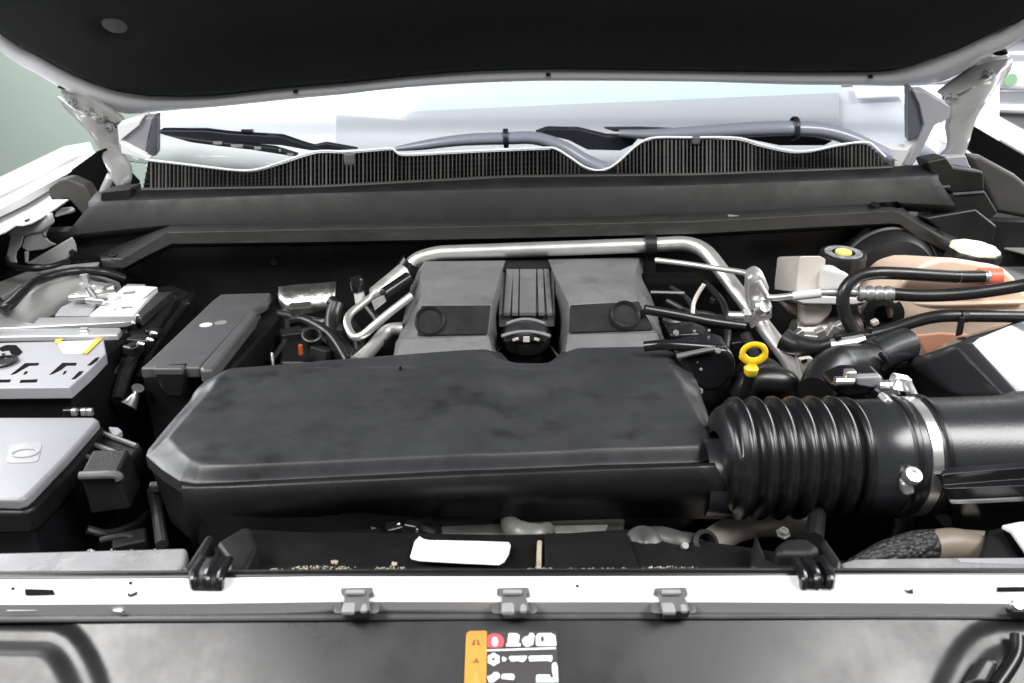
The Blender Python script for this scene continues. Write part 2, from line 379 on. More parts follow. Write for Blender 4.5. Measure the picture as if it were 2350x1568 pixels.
# ================================================================== the setting
def structure(o): o['kind'] = 'structure'; return o
structure(MB().add([(-9, 4.2, -1.2), (-0.95, 4.2, -1.2), (-0.95, 4.2, 3.2), (-9, 4.2, 3.2), (-9, 4.3, -1.2), (-0.95, 4.3, -1.2), (-0.95, 4.3, 3.2), (-9, 4.3, 3.2)],
    [[0, 1, 2, 3], [7, 6, 5, 4], [1, 5, 6, 2], [0, 3, 7, 4], [3, 2, 6, 7], [0, 4, 5, 1]]).build('wall', 'wall', smooth=False))
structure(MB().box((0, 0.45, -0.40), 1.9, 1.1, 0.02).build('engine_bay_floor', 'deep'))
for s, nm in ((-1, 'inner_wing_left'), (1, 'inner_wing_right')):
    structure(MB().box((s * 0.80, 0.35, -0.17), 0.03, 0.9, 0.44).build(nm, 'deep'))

# ================================================================== hood
HS = R(50); HO = Vector((0, 0.95, 0.25)); HN = Vector((0, -math.sin(HS), -math.cos(HS))); HU = Vector((0, -math.cos(HS), math.sin(HS)))
hplane = (HO, HN)
def h2(q): d = q - HO; return (d.x, d.dot(HU))
def hw(a, b, c=0.0): return HO + Vector((a, 0, 0)) + HU * b + HN * c      # c > 0: towards the engine
curA = [(0, 76), (68, 116), (136, 155), (211, 190), (272, 209), (340, 219), (425, 221), (510, 218), (612, 206), (700, 198), (799, 190), (948, 174), (1097, 163), (1245, 159), (1400, 160), (1597, 163), (1750, 165), (1857, 166), (1993, 165), (2050, 160), (2095, 148), (2197, 112), (2282, 71), (2350, 42)]
curB = [(0, 136), (68, 177), (129, 218), (190, 251), (240, 274), (285, 281), (340, 272), (408, 260), (510, 251), (578, 245), (680, 233), (799, 221), (837, 215), (985, 202), (1134, 195), (1282, 191), (1597, 191), (1721, 196), (1857, 202), (1993, 204), (2095, 212), (2150, 217), (2190, 205), (2240, 175), (2290, 142), (2350, 112)]
A2 = [h2(P(a, b, plane=hplane)) for a, b in curA]; B2 = [h2(P(a, b, plane=hplane)) for a, b in curB]
A2 = [(-0.80, 1.0), (-0.845, 0.75), (-0.86, 0.45)] + A2 + [(0.86, 0.45), (0.845, 0.75), (0.80, 1.0)]
B2 = [(-0.84, 1.06), (-0.885, 0.75), (-0.91, 0.40)] + B2 + [(0.91, 0.40), (0.885, 0.75), (0.84, 1.06)]
hood = thing('hood', 'raised white car hood with black felt liner over the engine bay', 'car hood', hw(0, 0))
def v3(l): return [Vector((a, b, 0)) for a, b in l]
ra = resample(smooth_path(v3(A2), 4), 150); rb = resample(smooth_path(v3(B2), 4), 150)
rows = []
for k in range(9):
    u = k / 8; c = 0.012 * math.sin(math.pi * min(1, u * 1.1)) - 0.028 * u * u
    rows.append([hw(*(ra[i].lerp(rb[i], u))[:2], c - 0.004 * (u == 0)) for i in range(150)])
rows.append([hw(rb[i].x * 1.004, rb[i].y - 0.004, -0.045) for i in range(150)])
MB().loft(rows).build('inner_frame', 'paint_shaded', hood, sharp=60, solid=0.004)
# outer skin
sk = [[hw(rb[i].x * 1.006 * k, (rb[i].y - 0.006) * (1 if k > .5 else 1) * k + (1 - k) * .55, -0.046 - 0.02 * (1 - k)) for i in range(150)] for k in (1.0, .66, .33, .05)]
MB().loft(sk).build('outer_skin', 'paint', hood, sharp=60, solid=0.003)
dim = h2(P(267, 48, plane=hplane))
def liner_h(x, y, d):
    h = 0.010 * sstep(d / 0.02) + 0.006 * sstep((d - 0.06) / 0.08)
    e = math.hypot((x - dim[0]) / 0.030, (y - dim[1]) / 0.022)
    h -= 0.010 * (1 - sstep((e - 0.6) / 0.9)); return h
lp = A2 + [(0.4, 1.02), (0, 1.03), (-0.4, 1.02)]
# the outline is not x-monotone at its flared sides: keep the part between the widest points
lo = [(-0.85, 1.0)] + [q for q in A2 if abs(q[0]) < 0.845] + [(0.85, 1.0)]
xs_ok = sorted([q for q in A2 if abs(q[0]) < 0.84], key=lambda q: q[0])
xs_ok = [q for q in xs_ok if q[1] < 0.5]
lpoly = [(-0.845, 0.5)] + xs_ok + [(0.845, 0.5), (0.83, 0.98), (-0.83, 0.98)]
liner = field(lpoly, liner_h, 0.012, 130, 60, lambda q: hw(q.x, q.y, q.z + 0.002)).build('liner', 'liner', hood, sharp=50)
ring = MB()
nr = 28
for rr, hh in ((0.0001, 0.004), (0.016, 0.003), (0.019, 0.0), (0.022, -0.003)):
    ring.v += [hw(dim[0] + rr * 1.15 * math.cos(2 * math.pi * j / nr), dim[1] + rr * .9 * math.sin(2 * math.pi * j / nr), 0.0075 + hh) for j in range(nr)]
ring.f = [[i * nr + j, i * nr + (j + 1) % nr, (i + 1) * nr + (j + 1) % nr, (i + 1) * nr + j] for i in range(3) for j in range(nr)]
ring.build('liner_clip', mat('dark_grey_clip', (.06, .06, .06), .6), liner)
def hood_spot(name, px, py, rx, ry, m, c):
    a, b = h2(P(px, py, plane=hplane)); mb = MB(); n = 16
    top = [hw(a + rx * math.cos(2 * math.pi * j / n), b + ry * math.sin(2 * math.pi * j / n), c) for j in range(n)]
    mb.prism(top, -HN * 0.006); return mb.build(name, m, hood)
hood_spot('drain_hole', 152, 190, .0115, .0045, 'deep', .0105); hood_spot('drain_hole', 2292, 112, .0115, .0045, 'deep', .0105)
for px, py in ((1258, 161), (1995, 166), (680, 200)): hood_spot('liner_clip', px, py, .004, .0016, 'black', .013)

# ================================================================== hinges
def hinge(side, outer, inner, label, rod, plate, bolts):
    n = 22
    def curve(l, off):
        out = []
        pts = resample(smooth_path([Vector((a, b, 0)) for a, b in l], 5), n)
        for i, q in enumerate(pts): out.append(P(q.x, q.y, y=.945 + off - .145 * sstep(i / (n - 1)) ))
        return out
    o_, i_ = curve(outer, 0.0), curve(inner, 0.0)
    rows = []
    for k in range(9):
        u = k / 8; b = 0.016 * math.cos(math.pi * 2 * u) - (0.02 * math.sin(math.pi * u))
        rows.append([o_[j].lerp(i_[j], u) + Vector((0, b * .6, 0)) for j in range(n)])
    t = MB().loft(rows).build('hinge', 'hinge', hood, sharp=60, solid=0.006, soff=0, label=label)
    MB().prism([P(a, b, y=.925) for a, b in plate], Vector((0, .012, .004))).build('hinge_plate', 'hinge', t, bevel=.003)
    for a, b in bolts: bolt('bolt', P(a, b, y=.922), (0, -1, -.4), .0048, .009, t, 'hinge')
    ln = MB().loft([[P(a, b, y=.79) for a, b in rod[0]], [P(a, b, y=.785) for a, b in rod[1]]], 8); ln.build('link', 'hinge', t, solid=.006)
    return t
hinge(-1, [(128, 222), (150, 255), (190, 289), (218, 326), (235, 367), (252, 398), (282, 425)], [(284, 283), (274, 292), (273, 320), (275, 345), (284, 370), (297, 391), (290, 424)],
      'white curved hinge of the raised hood beside the green wall', [[(246, 398), (230, 432), (213, 468)], [(262, 410), (243, 445), (226, 474)]],
      [(135, 208), (195, 216), (225, 238), (272, 268), (284, 281), (262, 286), (215, 262), (160, 245)], [(165, 230), (203, 250), (252, 290), (235, 268)])
hinge(1, [Z3(2285, 400), Z3(2270, 480), Z3(2190, 580), Z3(2100, 690), Z3(2030, 800), Z3(1990, 880), Z3(1950, 980), Z3(1975, 1060)], [Z3(1800, 632), Z3(1835, 690), Z3(1848, 760), Z3(1845, 830), Z3(1840, 880), Z3(1850, 950), Z3(1850, 1010), Z3(1800, 1060)],
      'white curved hinge of the raised hood beside the grey parked car', [[Z3(1850, 1040), Z3(1840, 1120), Z3(1850, 1180)], [Z3(1960, 1040), Z3(1980, 1120), Z3(2010, 1185)]],
      [Z3(1770, 640), Z3(1870, 560), Z3(2000, 470), Z3(2130, 400), Z3(2260, 385), Z3(2180, 500), Z3(2040, 580), Z3(1920, 640)], [Z3(2110, 480), Z3(1870, 655), Z3(1820, 650), Z3(2060, 655)])

# ================================================================== windscreen and pale boards painting its reflections
GA = R(30); GO = Vector((0, 0.845, 0.172)); GUv = Vector((0, math.cos(GA), math.sin(GA))); GN = Vector((0, -math.sin(GA), math.cos(GA)))
ws = thing('windscreen', 'sloping car windscreen behind the wipers', 'windscreen', GO)
nx = 24
def wpt(u, v): x = -0.66 + 1.42 * u; return GO + Vector((x * (1 - .12 * v), 0, 0)) + GUv * (v * 0.75 - 0.05 - .05 * (x / .8) ** 2 * -1) + Vector((0, .09 * (x / .8) ** 2, 0))
MB().loft([[wpt(i / nx, v / 10) for i in range(nx + 1)] for v in range(11)]).build('glass', 'glass', ws, solid=.005)
glare_boards = thing('reflection_boards', 'pale boards behind the windscreen glass coloured as its reflections', 'reflection_boards', P(1300, 340, y=.95))  # added boards: ceiling reflection and glare put into their colours
spl = (GO - GN * 0.06, GN)
def glare_piece(name, pts, m, th=.008, lift=0): return MB().prism([q + GN * lift for q in PL(pts, plane=spl)], -GN * th).build(name, m, glare_boards, bevel=.0015)
glare_piece('center_reflection', [(770, 262), (1100, 247), (1500, 230), (1925, 212), (1925, 400), (770, 400)], 'pale')
glare_piece('right_reflection', [(1915, 190), (2300, 180), (2300, 430), (1915, 400)], 'pale_lilac', .004, -.010)
glare_piece('left_glare', [(330, 190), (790, 190), (790, 400), (330, 420)], 'pale_white', .004, -.010)
glare_piece('top_band', [(770, 160), (1935, 160), (1935, 220), (1500, 238), (1100, 255), (770, 270)], 'teal', .004, -.010)
glare_piece('glint_patch', [(1955, 200), (2095, 200), (2088, 224), (1966, 230)], 'white', .003, .004)  # white patch painting a bright reflection in the glass

# lower glass moulding and slatted cowl grille
gtop = ZZ(Z1, [(1000, 1090), (1300, 1125), (1600, 1160), (1750, 1155), (1900, 1110), (2100, 1045), (2200, 1032)]) + [(800, 352), (890, 345), (905, 346), (926, 358), (1060, 352), (1245, 344), (1275, 346), (1304, 363), (1338, 386), (1367, 395), (1393, 391), (1419, 374), (1460, 337), (1497, 321), (1579, 320), (1687, 321), (1738, 335), (1806, 350), (1857, 350), (1925, 336), (1983, 331), (2003, 343), (2044, 382)]
gbot = [(325, 436), (726, 430), (1171, 407), (1597, 402), (2046, 385)]
gT = resample(smooth_path(PL(gtop, y=.772), 5), 300); gB = resample(PL(gbot, y=.738), 300)
grille = thing('cowl_grille', 'black slatted cowl grille with wavy white top edge below the wipers', 'grille', P(1185, 400, y=.74))
def at_x(l, x):
    for a, b in zip(l, l[1:]):
        if (a.x - x) * (b.x - x) <= 0 and a.x != b.x: return a.lerp(b, (x - a.x) / (b.x - a.x))
    return l[0] if x < l[0].x else l[-1]
x0, x1 = max(gT[0].x, gB[0].x), min(gT[-1].x, gB[-1].x)
N = 240; tops = [at_x(gT, x0 + (x1 - x0) * i / N) for i in range(N + 1)]; bots = [at_x(gB, x0 + (x1 - x0) * i / N) for i in range(N + 1)]
MB().loft([tops, bots]).build('backing', 'deep', grille, solid=.004, soff=1)
rb_ = MB()
g2t = smooth_path([Vector((a, b, 0)) for a, b in gtop], 5); g2b = [Vector((a, b, 0)) for a, b in gbot]
px = 342.0
while px < 2040:
    px += random.choice((8.0, 8.6, 9.2, 9.6)); a = at_x(g2t, px); b = at_x(g2b, px)
    a = P(px, a.y + 3, y=.772); b = P(px, b.y, y=.738)
    if abs(b.z - a.z) < .006: continue
    w = .0007 if random.random() < .75 else .0012; nn = Vector((0, -.006, .003)); e = Vector((w, 0, 0))
    rb_.add([a - e, a + e, b + e, b - e, a - e + nn, a + e + nn, b + e + nn, b - e + nn], [[4, 5, 6, 7], [0, 4, 7, 3], [1, 2, 6, 5], [0, 1, 5, 4], [3, 7, 6, 2]])
rib_m = mat('grille_ribs', (.03, .029, .027), .5, mottle=.8, mscale=9)
rb_.build('rib', rib_m, grille, kind='stuff')
cr = MB()
for v in (.25, .45, .65, .82):
    cr.tube([tops[i].lerp(bots[i], v) + Vector((0, -.002, .001)) for i in range(0, N + 1, 6)], .0009, 5, sub=False)
cr.build('cross_bar', 'black', grille, kind='stuff')
wm = MB().tube([tops[i] + Vector((0, -.008, .004)) for i in range(0, N + 1)], .0017, 8, sub=False); wm.build('edge_strip', 'white', grille)
MB().tube([bots[i] + Vector((0, -.003, .001)) for i in range(0, N + 1, 4)], .003, 8, sub=False).build('edge_strip', 'cowl_lip', grille)
for px, py, s in ((803, 366, 26), (1597, 322, 18)):
    c = P(px, py, y=.762); MB().box(c, pxsize(s, c), .012, pxsize(s * 1.1, c)).build('clip', 'clip', grille, bevel=.003)

# wipers
def wiper(label, arm, blade, joint, radii, pivot):
    t = thing('windscreen_wiper', label, 'wiper', P(*pivot, y=.80), 'windscreen wipers')
    pts = [P(a, b, y=c) for a, b, c in arm]
    arm_o = MB().tube(pts, radii, 14, flat=.75).build('arm', 'wiper', t)
    j = P(*joint[0], y=joint[1]); MB().lathe([(-.002, radii[2] * 1.12), (.0, radii[2] * 1.2), (.004, radii[2] * 1.2), (.006, radii[2] * 1.12)], j, (1, 0, .05), 18).build('knuckle', 'blade', arm_o)
    for pl, y, th in blade:
        MB().prism(PL(pl, y=y), Vector((0, th, th * .3))).build('blade', 'blade', t, bevel=.0015)
    return t
wa = wiper('wiper with long black blade lying at the left of the windscreen',
    [(908, 342, .80), (960, 335, .80), (1060, 322, .80), (1160, 318, .80), (1230, 318, .80), (1290, 338, .795), (1340, 368, .79), (1385, 388, .785)],
    [(ZZ(Z1, [(1065, 900), (1090, 882), (1390, 885), (1560, 905), (1900, 925), (2080, 985), (2220, 1020), (2090, 1018), (1900, 985), (1600, 965), (1300, 948), (1120, 918)]), .83, .012),
     (ZZ(Z1, [(1110, 915), (1290, 965), (1480, 990), (1700, 1015), (1860, 1040), (2000, 1062), (2010, 1050), (1850, 1000), (1500, 965)]), .825, .01),
     (ZZ(Z2, [(-20, 905), (100, 935), (260, 925), (60, 888)]), .83, .008)], ((1158, 318), .80), [.004, .010, .0125, .013, .0135, .0145, .015], (1385, 388))
for a, b in ((1670, 885), (1840, 920)):
    MB().box(P(*Z1(a, b), y=.835), .018, .008, .005).build('clip', 'blade', wa, bevel=.001)
for a, b, w in ((1470, 965, 60), (1600, 985, 80), (1740, 1000, 45), (1890, 1015, 12), (1960, 1045, 40)):
    c = P(*Z1(a, b), y=.822); MB().box(c, pxsize(w * .34, c), .002, .0045).build('joint', 'alu_dull', wa)
wiper('wiper with blue grey arm at the right, its blade hidden behind the grille edge',
    [(1420, 306, .84), (1500, 309, .83), (1600, 305, .82), (1720, 298, .81), (1820, 295, .80), (1900, 302, .80), (1970, 325, .795), (2040, 362, .79)],
    [(ZZ(Z2, [(1355, 825), (1430, 800), (1620, 803), (1800, 845), (2000, 850), (1960, 900), (1880, 935), (1680, 930), (1560, 870)]), .85, .012),
     (ZZ(Z2, [(1780, 797), (2000, 795), (2280, 805), (2100, 820), (1850, 818)]), .87, .008), (ZZ(Z3, [(400, 925), (800, 900), (1060, 955), (1000, 985), (700, 985)]), .82, .01)],
    ((1820, 295), .80), [.007, .012, .015, .0155, .015, .015, .016], (2040, 362))

# ================================================================== cowl beam and firewall
cowl = thing('cowl', 'long black plastic cowl beam across the back of the engine bay', 'cowl', P(1185, 540, y=.70))
T0 = [(225, 444), (330, 437), (726, 431), (1171, 409), (1597, 404), (2046, 386), (2130, 381)]
T1 = [(205, 470), (296, 466), (726, 449), (1171, 438), (1597, 430), (2030, 414), (2152, 407)]
S0 = [(190, 560), (240, 545), (390, 515), (726, 511), (1171, 503), (1597, 490), (2054, 462), (2120, 500), (2190, 545)]
S0 = [(150, 540), (235, 530), (390, 515), (726, 511), (1171, 503), (1597, 490), (2054, 464), (2190, 470)]
MB().loft([[p + Vector((0, 0, .0)) for p in PL(T0, y=.738)], PL(T1, y=.722), PL(T1, y=.718), [p + Vector((0, 0, -.004)) for p in PL(T1, y=.716)], PL(S0, y=.706), [p + Vector((0, .004, -.012)) for p in PL(S0, y=.706)]], 60).build('beam', 'cowl', cowl, sharp=25, solid=.004)
MB().tube(PL(T1, y=.7185), .0014, 6, sub=False).build('bead', 'cowl_lip', cowl)
LB = [(228, 590), (262, 572), (330, 545), (394, 519), (726, 514), (1171, 506), (1597, 490), (2037, 470), (2060, 474), (2110, 510), (2200, 548)]
LC = [(233, 597), (282, 598), (330, 570), (386, 538), (726, 531), (1171, 522), (1597, 512), (2041, 489), (2060, 492), (2100, 516), (2182, 560)]
LD = [(238, 608), (285, 611), (335, 584), (394, 556), (726, 552), (1171, 543), (1597, 533), (2041, 509), (2064, 511), (2105, 540), (2186, 578)]
LD2 = [(a, b + 8) for a, b in LD]
MB().loft([PL(LB, y=.708), PL(LC, y=.672), PL(LC, y=.668), PL(LD, y=.668), PL(LD2, y=.69)]).build('lower_lip', 'cowl_lip', cowl, sharp=30, solid=.003)
MB().tube(PL([(a, b - 1) for a, b in LC], y=.668), .0018, 6, sub=False).build('bead', mat('scuffed_grey', (.13, .13, .12), .5, mottle=.4, mscale=40), cowl)
# scuffs and debris in the gutter: flattened clumps
for i, (a, b, w) in enumerate(((850, 524, 70), (1000, 521, 40), (1130, 517, 30), (1330, 511, 36), (1420, 509, 30), (1560, 503, 50), (1700, 497, 60), (1780, 493, 40), (480, 529, 60), (600, 527, 50))):
    c = P(a, b, y=.686); MB().box(c, pxsize(w, c), .008, .0035, Matrix.Rotation(.02, 3, 'Y')).build('seam_tab', 'black' if i % 2 else 'ledge', cowl, bevel=.001)
for a, b in ((262, 590), (2150, 538), (2005, 476)):
    bolt('bolt', P(a, b, y=.688), (0, -.5, 1), .006, .006, cowl, 'black')
slab('mount_tab', PL([(2000, 470), (2060, 466), (2070, 478), (2005, 484)], y=.69), .003, 'black', cowl, bevel=.001)
# end blocks
MB().prism(PL([(230, 440), (300, 432), (300, 490), (228, 500)], y=.722), Vector((0, .04, 0))).build('end_block', 'cowl', cowl, bevel=.003)
MB().prism(PL([(205, 478), (272, 474), (290, 520), (190, 560), (150, 560)], y=.712), Vector((0, .04, 0))).build('end_block', 'cowl', cowl, bevel=.003)
MB().prism(PL(ZZ(Z3, [(1690, 1090), (1830, 1060), (1880, 1130), (2080, 1160), (2090, 1290), (1870, 1310), (1760, 1260)]), y=.722), Vector((0, .04, 0))).build('end_block', 'cowl', cowl, bevel=.004)
MB().prism(PL(ZZ(Z3, [(1860, 1320), (2090, 1290), (2180, 1440), (2100, 1500), (1700, 1500), (1760, 1330)]), y=.712), Vector((0, .04, 0))).build('end_block', 'cowl', cowl, bevel=.004)
for pl in ([(1760, 1255), (1845, 1252), (1845, 1263), (1760, 1266)], [(1865, 1303), (2080, 1290), (2080, 1300), (1868, 1314)]):
    slab('edge_tab', PL(ZZ(Z3, pl), y=.712), .003, 'clip', cowl, up=Vector((0, -1, 0)))
structure(MB().prism(PL([(-200, 540), (200, 530), (1171, 525), (2060, 500), (2600, 520), (2600, 1200), (-200, 1200)], y=.715), Vector((0, .03, 0))).build('firewall', 'black'))
fz = thing('firewall_plug', 'small dark grommet on the black firewall left of the engine cover', 'grommet', P(630, 600, y=.712))
bolt('grommet', P(630, 600, y=.713), (0, -1, 0), .005, .006, fz, 'cowl_lip'); 
fz2 = thing('firewall_grommet', 'grey round firewall grommet with black lever above the brake reservoir', 'grommet', P(2050, 540, y=.70))
gc = P(2050, 541, y=.70)
MB().lathe([(0, .0001), (0, .022), (.004, .024), (.008, .024), (.008, .0001)], gc, (0, -1, .2), 24).build('plate', 'paint_primer', fz2)
MB().tube([P(2035, 525, y=.685), P(2060, 550, y=.67), P(2085, 570, y=.66)], .008, 10).build('lever', 'black', fz2)

# ================================================================== resonator (front engine cover)
res = thing('intake_resonator', 'large smooth charcoal intake resonator cover in the middle of the bay', 'engine cover', P(1000, 1000, z=-.05))
ro = [(335, 1048), (340, 1035), (395, 970), (455, 905), (480, 884), (510, 868), (560, 856), (750, 840), (950, 825), (1060, 817), (1120, 815), (1150, 820), (1168, 838), (1185, 843), (1250, 843), (1268, 836), (1292, 816), (1330, 812), (1490, 809), (1530, 813), (1560, 825), (1590, 868), (1620, 945), (1647, 1028), (1640, 1048), (1610, 1062), (1300, 1070), (1000, 1083), (700, 1098), (450, 1110), (412, 1104), (370, 1078)]
rpoly = PL(ro, z=.012)
xa, xb, xc = P(1095, 1075, z=.02), P(1165, 845, z=.03), P(1275, 840, z=.03)
rl = P(335, 1048, z=.012)
def res_h(x, y, d):
    v = (y - xa.y) / (xb.y - xa.y)                      # 0 front .. 1 back
    left = 1 - sstep((x - rl.x) / .11)
    w = .0075 + .021 * sstep(v) + .016 * left * (1 - sstep(v))
    h = .012 + .013 * sstep(d / w) ** .8
    # shallow channel running from the notch towards the front
    xl = xa.x + (xb.x - xa.x) * v; xr = xc.x + .02 * (1 - v)
    k = sstep((x - xl + .006) / .022) * sstep((xr - x + .012) / .03)
    h -= .008 * k * sstep(v / .9 + .1) * (1 - .8 * sstep((v - .7) / .2))
    h += .004 * v
    # raised rear shoulders
    h += .004 * sstep((v - .72) / .14) * (1 - sstep((v - .95) / .1))
    return h
field(rpoly, res_h, .012, 220, 110, skirt_taper=.0).build('top_shell', 'cover', res, sharp=50)
inner = [(c.x * .995, c.y + .002) for c in rpoly]
field(inner, lambda x, y, d: -.0005, .062, 60, 8, skirt_taper=.03).build('lower_shell', 'black', res, sharp=50)
slab('vent_hole', [P(916, 845, z=.0345), P(923, 843, z=.0345), P(923, 848, z=.0345), P(916, 850, z=.0345)], .0015, 'deep', res)
# front apron with its arch
ap_t = PL([(420, 1112), (560, 1108), (800, 1096), (1100, 1082), (1400, 1070), (1640, 1062)], y=.128)
ap_b = PL([(450, 1265), (560, 1230), (740, 1195), (830, 1170), (1000, 1172), (1400, 1175), (1700, 1180)], y=.150)
MB().loft([ap_t, [a.lerp(b, .5) + Vector((0, -.002, 0)) for a, b in zip(resample(ap_t, 30), resample(ap_b, 30))], ap_b], 30).build('apron', 'black', res, sharp=60, solid=.006)
neck = MB().lathe([(0, .036), (.05, .036)], P(1610, 1095, y=.165), (1, 0, -.0), 30); neck.build('outlet_neck', 'duct', res)
slab('outlet_shelf', PL([(1560, 1063), (1650, 1040), (1705, 1036), (1705, 1075), (1560, 1078)], z=.001), .006, 'duct', res, bevel=.004)

# ================================================================== rear engine cover
ec = thing('engine_cover', 'ribbed charcoal engine cover with two humps behind the resonator', 'engine cover', P(1210, 720, z=-.05))
# each row: (left flank px, left edge px, right edge px, right flank px, py left, py right, z)
def hump(rows, name, flank_l=None, flank_r=None):
    mb = MB(); lines = []
    for lx, ly, rx, ry, z in rows:
        a = P(lx, ly, z=z); b = P(rx, ry, z=z); lines.append((a, b))
    cur = [[a.lerp(b, u) for u in (0, .25, .5, .75, 1)] for a, b in lines]
    cols = []
    if flank_l: cols = [[p for p in PD(flank_l)]]
    A = [c for c in zip(*cur)]
    allc = ([PD(flank_l)] if flank_l else []) + [list(c) for c in A] + ([PD(flank_r)] if flank_r else [])
    mb.loft(allc); return mb.build(name, 'cover2', ec, bevel=.004, seg=3, ang=14, sharp=12, solid=.002)
lrow = [(975, 600, 1160, 598, .062), (966, 624, 1150, 620, .070), (966, 664, 1140, 660, .068), (967, 700, 1128, 700, .060), (955, 774, 1120, 770, .030), (922, 780, 1122, 772, .031), (908, 818, 1130, 812, .020), (906, 830, 1132, 824, -.01)]
rrow = [(1258, 596, 1468, 590, .062), (1268, 620, 1456, 628, .070), (1288, 662, 1457, 662, .068), (1306, 699, 1462, 690, .060), (1303, 767, 1500, 762, .030), (1303, 769, 1508, 765, .031), (1298, 808, 1524, 798, .020), (1296, 820, 1528, 810, -.01)]
hump(lrow, 'cover_half', flank_l=[(953, 606, .03), (948, 630, .03), (940, 670, .025), (930, 712, .02), (915, 775, .008), (908, 785, .008), (902, 822, .0), (902, 832, -.02)],
     flank_r=[(1165, 612, .03), (1160, 632, .035), (1156, 680, .03), (1150, 722, .015), (1146, 782, -.01), (1146, 790, -.01), (1150, 824, -.02), (1150, 834, -.03)])
hump(rrow, 'cover_half', flank_l=[(1258, 612, .03), (1262, 632, .035), (1268, 680, .03), (1276, 718, .015), (1282, 780, -.01), (1282, 788, -.01), (1280, 818, -.02), (1280, 830, -.03)],
     flank_r=[(1478, 600, .03), (1482, 636, .03), (1492, 676, .025), (1504, 705, .02), (1520, 768, .008), (1524, 776, .008), (1528, 802, .0), (1530, 815, -.02)])
# recess faces, shadow painted by dark slabs, with round dimples
def face_frame(a, b, c):
    n = (b - a).cross(c - a).normalized()
    return n if n.y < 0 else -n
for pl, cx, cy, zc in (([(967, 704, .0592), (1126, 703, .0592), (1119, 768, .0312), (958, 771, .0312)], 987, 739, .045), ([(1308, 703, .0592), (1464, 694, .0592), (1498, 759, .0312), (1305, 765, .0312)], 1433, 727, .046)):
    q = PD(pl); n = face_frame(q[0], q[1], q[2])
    slab('recess_shadow', [p + n * .002 for p in q], .001, 'cover_dark', ec, up=n)
    c = P(cx, cy, z=zc)
    c = P(cx, cy, plane=(q[0], n)) + n * .003
    r = pxsize(33, c)
    MB().lathe([(-.002, r * 1.10), (.0045, r * 1.05), (.0055, r * 1.0), (.0045, r * .94), (-.0005, r * .80), (-.0018, r * .4), (-.002, .0001)], c, n, 40).build('dimple', 'cover_dark2', ec)
    slab('mark', [c + n * .002 + Vector((sx * r * .22, 0, 0)) + (Vector((0, 0, 1)) * (-.72 * r + sz * r * .12)) for sx, sz in ((-1, -1), (1, -1), (1, 1), (-1, 1))], .001, 'clip', ec, up=n)
# centre channel with ribs
ch = PD([(1150, 614, .058), (1272, 614, .058), (1274, 718, .038), (1144, 719, .038)])
MB().prism(ch, -.02).build('channel_floor', 'cover2', ec, bevel=.002)
for px0, px1, w in ((1170, 1163, 16), (1184, 1182, 14), (1212, 1211, 38), (1240, 1243, 14), (1254, 1262, 12)):
    q = PD([(px0 - w / 2, 617, .0615), (px0 + w / 2, 617, .0615), (px1 + w / 2, 716, .0415), (px1 - w / 2, 716, .0415)])
    MB().prism(q, -.006).build('rib', 'cover2', ec, bevel=.0012)
for px in (1183, 1241):
    c = P(px, 722, z=.036); MB().box(c, .009, .006, .008).build('clip', 'black', ec, bevel=.001)
back = PD([(953, 606, .058), (985, 596, .06), (1440, 590, .06), (1470, 592, .058), (1462, 612, .062), (968, 618, .062)])
MB().prism(back, -.008).build('rear_edge_shadow', 'cover_dark', ec, bevel=.003, seg=3)  # dark strip painting the hood's shadow along the back of the cover
MB().prism(PL([(1130, 790), (1300, 785), (1300, 870), (1130, 870)], z=-.03), -.03).build('well_floor', 'deep', ec)

# oil filler cap
oc = thing('oil_filler_cap', 'black oil filler cap in the notch between the two engine cover humps', 'filler cap', P(1208, 800, z=-.02))
cc = P(1207, 762, z=.018); n_ = Vector((0, -.16, .99)).normalized()
rc = pxsize(57, cc)
MB().lathe([(-.08, rc * .70), (-.02, rc * .72), (-.016, rc * .97), (-.003, rc), (0, rc * .96), (0, rc * .80), (-.003, rc * .76), (-.003, .0001)], cc, n_, 44).build('cap', 'black', oc)
MB().prism([P(1166, 737, z=.036), P(1250, 735, z=.036), P(1258, 762, z=.030), P(1154, 764, z=.030)], -.016).build('grip', 'cover', oc, bevel=.005, seg=3)
for y0, s in ((738, 1.0), (766, 1.25)):
    pts = [P(1207 + s * 44 * u, y0 - 5 * math.cos(u * 1.4) + 6 * u * u, z=.036 if y0 < 750 else .030) for u in (-1, -.6, -.2, .2, .6, 1)]
    MB().tube(pts, .0021, 8).build('grip_edge', 'lid', oc)
for dx, w in ((-24, 15), (1, 15), (25, 13)):
    c = P(1207 + dx, 779, y=P(1207, 764, z=.030).y - .0003); MB().box(c, pxsize(w, c), .0016, pxsize(14 if dx == 1 else 7, c), Matrix.Rotation(.3 * (1 if dx > 1 else -1 if dx < 0 else 0), 3, 'Y')).build('symbol', 'milky', oc, bevel=.0006)
for s_ in (-1, 1):
    MB().tube([P(1207 + s_ * 57, 796, z=.0), P(1207 + s_ * 77, 822, z=.0)], .0012, 6).build('edge_wire', 'steel', oc)

